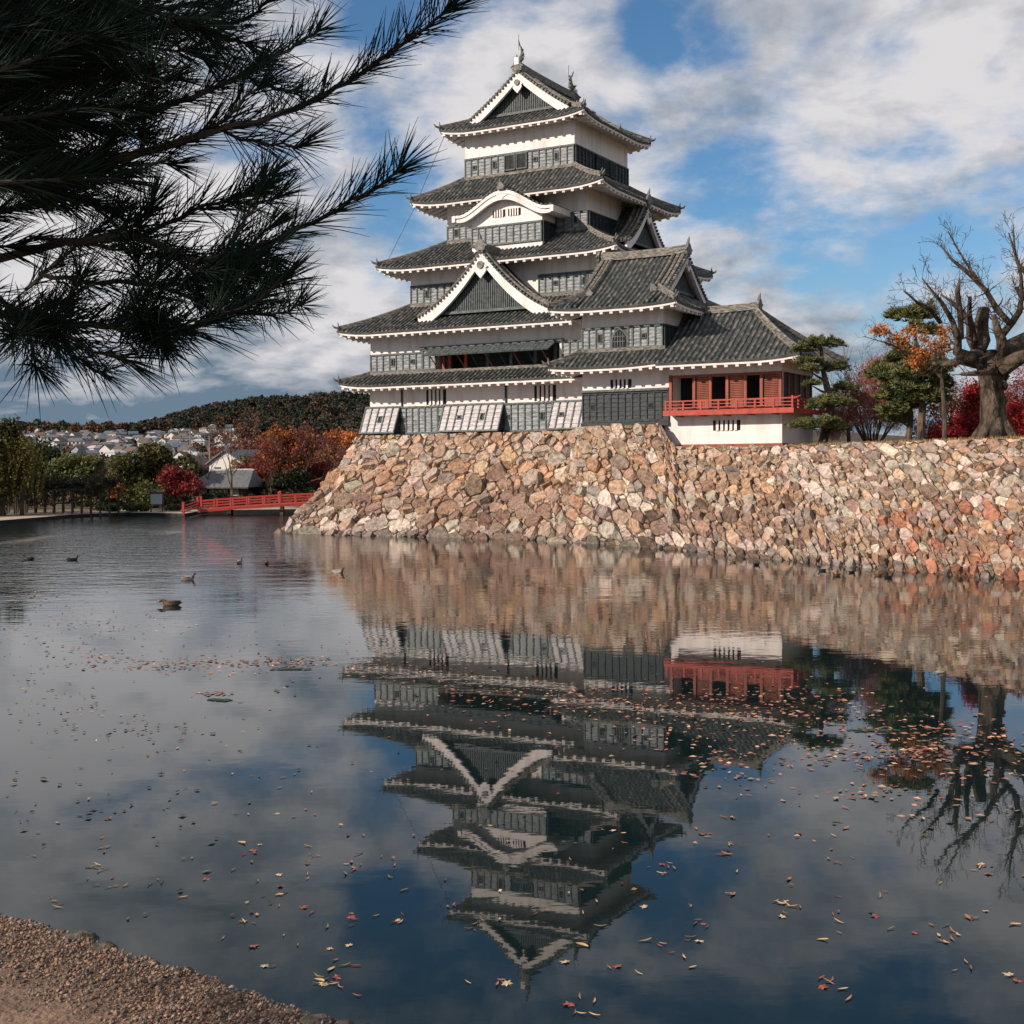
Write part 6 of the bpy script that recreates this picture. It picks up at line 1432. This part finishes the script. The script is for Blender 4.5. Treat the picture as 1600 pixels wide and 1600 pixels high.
regions = [(330, 1330, 640, 1560, 34), (640, 1400, 1000, 1590, 14), (1000, 1330, 1600, 1590, 42), (20, 1300, 420, 1420, 12), (1050, 1200, 1600, 1340, 14), (640, 1250, 1050, 1400, 6)]
for x0, y0, x1, y1, n in regions:
    for _ in range(n):
        px, py = x0 + rr.random() * (x1 - x0), y0 + rr.random() * (y1 - y0)
        if py > 1424 + (px) * .33 - 12: continue
        near.append((px, py, .6 + .55 * rr.random()))
        if rr.random() < .42:
            for _ in range(rr.integers(1, 4)): near.append((px + rr.normal() * 14, py + rr.normal() * 6, .5 + .5 * rr.random()))
near = [q for q in near if not (q[1] > 1412 + q[0] * .33)][:290]
for i, (px, py, s) in enumerate(near):
    p = on_z(px, py, WATER); li = int(rr.integers(0, 14)); o = link('floating_leaf', near_meshes[li]); o.location = (p[0], p[1], WATER + .006); sc = .115 * s; o.scale = (sc, sc, sc)
    a = rr.random() * 6.28; o.rotation_euler = (rr.normal() * .08, rr.normal() * .08, a)
    tag(o, f"{LNAME[li % 7]} {dict(w='slender', o='oval', m='lobed')['wwowwm'[li % 6]]} leaf floating {'by the gravel bank' if px < 420 else 'below the reflected roof tip' if px < 1000 else 'in the right foreground water'}{' close to the viewer' if py > 1450 else ''}", 'leaf', 'fallen leaves on the near water')
far = MB(); LFM = []
def far_leaf(px, py, c, s):
    p = on_z(px, py, WATER); a = rr.random() * 6.28; L_ = .060 * s; w = L_ * (.3 + .3 * rr.random()); ca, sa = math.cos(a), math.sin(a)
    q = [(-L_, 0, .012), (0, -w, .004 + .02 * rr.random()), (L_, 0, .014), (0, w, .004 + .03 * rr.random())]; far.add([(p[0] + x * ca - y * sa, p[1] + x * sa + y * ca, WATER + z) for x, y, z in q], [(0, 1, 2), (0, 2, 3)], tuple(np.array(c) * (.7 + .6 * rr.random())))
def drift(cx, cy, sx, sy, n, pal_, s=1.0, slope=0.0):
    for _ in range(int(n * .54)):
        dx = rr.normal() * sx; px, py = cx + dx, cy + slope * dx + rr.normal() * sy
        if py > 1030 or px < 560: far_leaf(px, py, pal_[rr.integers(0, len(pal_))], s * (.6 + .7 * rr.random()))
REDS = [(.36, .14, .09), (.44, .23, .14), (.26, .085, .06), (.48, .32, .20), (.20, .10, .065), (.30, .18, .11)]
DULL = [(.06, .055, .04), (.10, .075, .05), (.20, .13, .09), (.30, .20, .13)]
for cx, cy, sx, sy, n in ((450, 1035, 40, 4, 190), (330, 1036, 70, 5, 210), (230, 1040, 50, 6, 120), (150, 1030, 25, 8, 70), (160, 975, 60, 14, 110), (60, 930, 35, 6, 70), (345, 1084, 20, 2, 45), (120, 1000, 90, 30, 130), (440, 1040, 100, 25, 120), (40, 1000, 60, 40, 90), (30, 925, 30, 10, 60)): drift(cx, cy, sx, sy, n, REDS)
for cx, cy, sx, sy, n in ((110, 1120, 50, 20, 90), (250, 1135, 70, 10, 70), (60, 1080, 50, 25, 60), (150, 1230, 100, 50, 80), (330, 1240, 120, 50, 80)): drift(cx, cy, sx, sy, n, DULL, .8)
for cx, cy, sx, sy, n in ((620, 1030, 60, 10, 60), (560, 1042, 30, 6, 60), (690, 1060, 60, 14, 110), (760, 1090, 70, 14, 130), (860, 1090, 90, 16, 200), (960, 1100, 90, 18, 210), (1080, 1095, 90, 14, 260), (1180, 1110, 60, 16, 200), (1220, 1085, 60, 8, 130), (1030, 1130, 120, 18, 170), (1130, 1160, 90, 16, 130), (1300, 1110, 70, 18, 150), (1180, 1220, 60, 14, 60), (1150, 1190, 70, 12, 90)): drift(cx, cy, sx, sy, n, REDS, .85)
for cx, cy, sx, sy, n in ((1420, 1140, 70, 16, 190), (1340, 1180, 50, 10, 130), (1440, 1175, 50, 8, 170), (1540, 1150, 50, 12, 120), (1480, 1200, 60, 14, 60), (1360, 1240, 30, 8, 55), (1300, 1150, 60, 20, 80), (1570, 1185, 40, 14, 60), (1500, 1260, 80, 30, 50)): drift(cx, cy, sx, sy, n, REDS, .95)
for _ in range(240): far_leaf(rr.random() * 1600, 960 + 480 * rr.random() ** 1.5, (REDS + DULL)[rr.integers(0, 10)], .6) if True else None
tag(far.build('drifting_leaves', M_FLOAT), 'drifts of fallen red and brown leaves floating on the moat', 'leaves', kind='stuff')
weed = MB()
for cx, cy, sx in ((455, 1046, 14), (342, 1094, 8), (1360, 1142, 18)):
    for _ in range(60):
        px, py = cx + rr.normal() * sx, cy + rr.normal() * .8; p = on_z(px, py, WATER); r_ = .03 + .04 * rr.random(); weed.add([(p[0] + math.cos(a) * r_, p[1] + math.sin(a) * r_, WATER + .004 + .01 * rr.random()) for a in np.linspace(0, 6.28, 6)[:-1]], [(0, 1, 2, 3, 4)], (.02, .04 + .025 * rr.random(), .022))
tag(weed.build('water_weed', M_FLOAT), 'small patches of green weed afloat among the leaves', 'water weed', kind='stuff')

# ================================================================== ducks
def duck(px, py, rz, cols_, label, sc=1.0, dabble=False):
    """one continuous body lofted from tail to bill"""
    p = on_z(px, py, WATER); root = empty('duck', tuple(p), rz, label, 'duck', None); root.scale = (sc, sc, sc)
    body = [(-.30, .085, .008, .012), (-.24, .07, .055, .035), (-.15, .05, .10, .075), (-.02, .045, .125, .10), (.10, .05, .11, .10), (.18, .08, .075, .085), (.215, .14, .05, .055)]
    if dabble: neck = [(.25, .15, .040, .042), (.29, .145, .042, .044), (.33, .13, .042, .042), (.365, .115, .030, .026), (.39, .108, .022, .012), (.43, .098, .022, .008)]
    else: neck = [(.228, .17, .040, .044), (.236, .195, .038, .042), (.252, .218, .045, .045), (.282, .226, .042, .04), (.308, .214, .024, .022), (.332, .206, .022, .011), (.368, .20, .022, .007)]
    secs = body + neck; n = 10; rows = []
    for i, (x, z, wy, wz) in enumerate(secs):
        a, b = secs[max(0, i - 1)], secs[min(len(secs) - 1, i + 1)]; dx, dz = b[0] - a[0], b[1] - a[1]; L_ = math.hypot(dx, dz); ux, uz = -dz / L_, dx / L_
        rows.append([(x + ux * wz * math.sin(t), wy * math.cos(t), z + uz * wz * math.sin(t)) for t in [2 * math.pi * k / n for k in range(n)]])
    mb = MB(); nb = len(body)
    for j in range(len(rows) - 1):
        c = cols_[0] if j < nb - 2 else (cols_[1] if j < nb + len(neck) - 4 else cols_[2])
        if j == 0: c = cols_[3]
        q = rows[j] + rows[j + 1]; mb.add(q, [(k, (k + 1) % n, n + (k + 1) % n, n + k) for k in range(n)], c)
    mb.add(rows[0], [tuple(range(n))], cols_[3]); mb.add(rows[-1], [tuple(range(n))], cols_[2])
    me = mb.mesh('body', M_FLOAT, True); b = link('body', me, root); bm = bmesh.new(); bm.from_mesh(me); bmesh.ops.remove_doubles(bm, verts=bm.verts, dist=.0005); bm.to_mesh(me); bm.free()
    for s in (-1, 1):
        w = MB(); w.grid([[(x, s * (.118 * math.sin(math.pi * (x + .30) / .50) ** .6 + .006), z0 + h_ * dz) for x in np.linspace(-.26, .12, 6)] for z0, h_ in ((.06, 0), (.10, 0), (.135, 0)) for dz in (0,)], cols_[3]); wo = w.build('wing', M_FLOAT, root)
BRN = [(.14, .095, .06), (.10, .065, .04), (.20, .12, .04), (.075, .05, .035)]
MAL = [(.30, .28, .26), (.035, .05, .04), (.32, .24, .05), (.10, .085, .075)]
DKD = [(.025, .024, .024), (.02, .022, .022), (.06, .06, .055), (.02, .02, .02)]
PAL_ = [(.42, .35, .30), (.12, .07, .045), (.10, .10, .10), (.30, .24, .20)]
for px, py, rz, c, sc, dab, lab in [
        (268, 946, R(190), BRN, 1.05, True, 'brown duck dabbling with lowered head, nearest the viewer'), (293, 906, R(20), PAL_, .95, False, 'pale brown duck just beyond the dabbling duck'),
        (45, 875, R(175), DKD, .95, False, 'dark duck at the far left of the moat'), (113, 876, R(10), DKD, .9, False, 'dark duck right of the leftmost dark duck'),
        (374, 880, R(80), PAL_, .95, False, 'small pale duck on the rippled far water'), (416, 881, R(95), BRN, .85, False, 'small dark-headed duck right of the small pale duck'),
        (528, 895, R(-20), PAL_, .9, False, 'duck swimming near the reflection of the castle corner'),
        (1145, 879, R(160), BRN, .5, False, 'first duck below the broken moat wall, nearest the castle'), (1182, 883, R(20), DKD, .55, False, 'dark duck below the white turret base'), (1285, 892, R(170), DKD, .55, False, 'dark duck hugging the moat wall foot'),
        (1307, 900, R(200), BRN, .6, False, 'brown duck a little out from the moat wall'), (1331, 895, R(15), DKD, .5, False, 'small dark duck right of the brown wall duck'), (1372, 900, R(185), BRN, .55, False, 'brown duck facing away along the wall'), (1388, 903, R(10), DKD, .55, False, 'rightmost dark duck by the moat wall')]:
    duck(px, py, rz, c, lab, sc, dab)

# ================================================================== pine overhanging from the left
def near_pine():
    rr = np.random.default_rng(88); tb = np.array([-5.2, 0.6, BZ - .2])
    root = empty('pine_tree', tuple(tb), 0, 'dark pine overhanging from the upper left with long needles', 'tree')
    NV, NC = [], []; br = MB()
    def needles(pts, dens, L, spread, grav=0.0, upb=0.0):
        pts = np.array(pts); sg = np.linalg.norm(np.diff(pts, axis=0), axis=1); cu = np.concatenate([[0], np.cumsum(sg)]); n = int(cu[-1] * dens)
        t = rr.random(n) * cu[-1]; C = np.stack([np.interp(t, cu, pts[:, j]) for j in range(3)], 1); i = np.clip(np.searchsorted(cu, t) - 1, 0, len(sg) - 1); D0 = np.diff(pts, axis=0)[i] / sg[i][:, None]
        S = np.cross(D0, rand_dirs(n, rr)); S /= np.linalg.norm(S, axis=1, keepdims=True) + 1e-9; w = (spread * (.75 + .5 * rr.random(n)))[:, None]
        D = D0 * np.cos(w) + S * np.sin(w) + np.array([0, 0, upb - grav]); D /= np.linalg.norm(D, axis=1, keepdims=True)
        ln = (L * (.75 + .4 * rr.random(n)))[:, None]; X = np.cross(D, rand_dirs(n, rr)); X /= np.linalg.norm(X, axis=1, keepdims=True); Y = np.cross(D, X); bend = np.array([0, 0, -1.0]) * ln * (.04 + .05 * rr.random((n, 1)))
        r0, tri = .0013, []
        for q in (0, .55, 1.0):
            ctr = C + D * ln * q + bend * q * q; r_ = r0 * (1.0 if q < 1 else .3)
            for k in range(3): a = 2 * math.pi * k / 3; tri.append(ctr + (X * math.cos(a) + Y * math.sin(a)) * r_)
        NV.append(np.stack(tri, 1)); c = np.array((.010, .021, .018)) * (1 - (u_ := rr.random((n, 1)))) + np.array((.026, .044, .028)) * u_; NC.append(c)
    def shoot(pts, r0, dens=900, L=.115, spread=.62, bare=0.0, upb=.18):
        pts = [np.array(p) for p in pts]; fine = []
        for a, b in zip(pts, pts[1:]):
            for k in range(4): fine.append(a + (b - a) * k / 4)
        fine.append(pts[-1]); fine = [p + rr.normal(size=3) * .003 for p in fine]
        br.tube(fine, list(np.linspace(r0, max(.0028, r0 * .3), len(fine))), 5, False); k = int(bare * len(fine)); needles(fine[k:], dens, L, spread, 0, upb)
        d = fine[-1] - fine[-2]; d = d / np.linalg.norm(d); needles([fine[-1] - d * .03, fine[-1]], dens * 2.4, L * .92, .36, 0, upb * .6)
    A = lambda x, y, d: at(x, y, d)
    main = [  # (polyline px, depth, radius, bare share, upward bias)
        ([(-60, 300), (120, 270), (300, 215), (400, 192), (480, 160), (560, 118), (630, 66), (700, 18)], 2.9, .011, .22, .30),
        ([(-60, 420), (100, 380), (210, 370), (310, 408), (390, 392), (470, 358), (550, 314), (628, 262)], 2.8, .011, .25, .30),
        ([(-60, 480), (60, 500), (160, 512), (250, 516), (320, 505), (372, 488)], 2.7, .009, .1, .22),
        ([(-40, 440), (10, 475), (45, 505), (72, 518), (95, 522)], 2.6, .006, .1, -.05),
        ([(-60, 120), (100, 100), (220, 70), (320, 30), (410, -30)], 3.0, .010, .1, .2),
        ([(180, 200), (300, 150), (390, 110), (450, 75), (500, 45)], 3.1, .008, .1, .25),
        ([(120, 60), (260, 40), (340, 48), (400, 20), (440, -20)], 3.2, .008, .1, .2),
        ([(220, 370), (300, 330), (380, 300), (430, 268)], 3.1, .006, .1, .28),
        ([(205, 505), (225, 505), (242, 508), (258, 508)], 2.7, .004, .0, -.1),
        ([(250, 450), (320, 470), (370, 478), (396, 470)], 2.9, .005, .1, .2),
        ([(60, 430), (160, 440), (260, 445), (330, 440), (372, 420)], 3.0, .006, .1, .2),
        ([(-60, 470), (-30, 485), (-10, 495)], 2.6, .004, 0, 0)]
    for px, d, r0, bare, upb in main:
        n = len(px); pts = [A(x, y, d + .12 * math.sin(i * 1.3 + d * 7)) for i, (x, y) in enumerate(px)]; shoot(pts, r0, 330, .126, .60, bare, upb)
        # side shoots
        for i in range(1, n - 1):
            for _ in range(1 if px[i][0] > 420 else 2):
                t = rr.random(); b = pts[i] * (1 - t) + pts[i + 1] * t; D = pts[i + 1] - pts[i]; D /= np.linalg.norm(D)
                if px[i][0] > 330: continue
                e = D * .15 + np.array([rr.normal() * .03, rr.normal() * .12, (.07 if rr.random() < .7 else -.03) + rr.normal() * .03]); shoot([b, b + e * .5 + np.array([0, 0, -.01]), b + e], .004, 300, .116, .58, 0, .2)
    for q_ in range(78):                                # the dense mass at the left
        x, y = (-90 + rr.random() * 330, -60 + rr.random() * 470) if q_ < 38 else (-110 + rr.random() * 210, -60 + rr.random() * 330)
        if x > 150 and (y > 470 or rr.random() < .35): continue
        if y > 420 and x > 90 and rr.random() < .6: continue
        d = 2.5 + rr.random() * 1.3; p = A(x, y, d); a = np.array([.22 + .1 * rr.random(), rr.normal() * .1, .03 + rr.normal() * .07]); shoot([p - a * .6, p, p + a * .5], .006, 430, .116, .58, 0, .16)
    # limbs running back to the trunk, and the shading crown above and behind the viewer
    for y, d in ((300, 2.9), (420, 2.8), (110, 3.0), (490, 2.7)):
        e = A(-60, y, d); br.tube([e, e + np.array([-.8, -.25, .1]), np.array([-4.4, .75, e[2] + .2]), np.array([-5.2, .6, e[2] - .3])], [.011, .03, .06, .09], 6, False)
    br.v = [tuple(np.array(v) - tb) for v in br.v]; br.build('branches', M_BARK_DARK, root)
    Nn = np.concatenate(NV) - tb; n = len(Nn); base = (np.arange(n) * 9)[:, None]; q = []
    for lv in (0, 3):
        for k in range(3): q.append(np.stack([base[:, 0] + lv + k, base[:, 0] + lv + (k + 1) % 3, base[:, 0] + lv + 3 + (k + 1) % 3, base[:, 0] + lv + 3 + k], 1))
    Fq = np.stack(q, 1).reshape(-1, 4); link('needles', mesh_np('needles', Nn.reshape(-1, 3), Fq, M_NEEDLE_NEAR, np.repeat(np.concatenate(NC), 6, 0)), root)['kind'] = 'stuff'
    mb = MB(); mb.tube([(0, 0, -.2), (.1, .1, 2.2), (-.05, 0, 4.6), (.15, .1, 7.2), (0, 0, 9.2)], [.30, .25, .21, .14, .05], 9)
    bl = []
    for k in range(20):
        a = k * 2.4; r_ = 1.0 + 1.6 * rr.random(); z = 3.4 + 5.6 * k / 20; c = np.array([math.cos(a) * r_ + .5, math.sin(a) * r_ * .8 - .2, z])
        mb.tube([(0, 0, z - .5), c * np.array([.5, .5, 1]) + np.array([0, 0, -.1]), c], [.08, .05, .02], 5, False); bl.append((c, (1.05, 1.0, .45)))
    mb.build('trunk', M_BARK, root)
    crown('upper_crown', root, (0, 0, 0), bl, 1500, .075, PINE_D, PINE_M, rr, 50, .22, M_NEEDLE, .22, shell=.25)
near_pine()
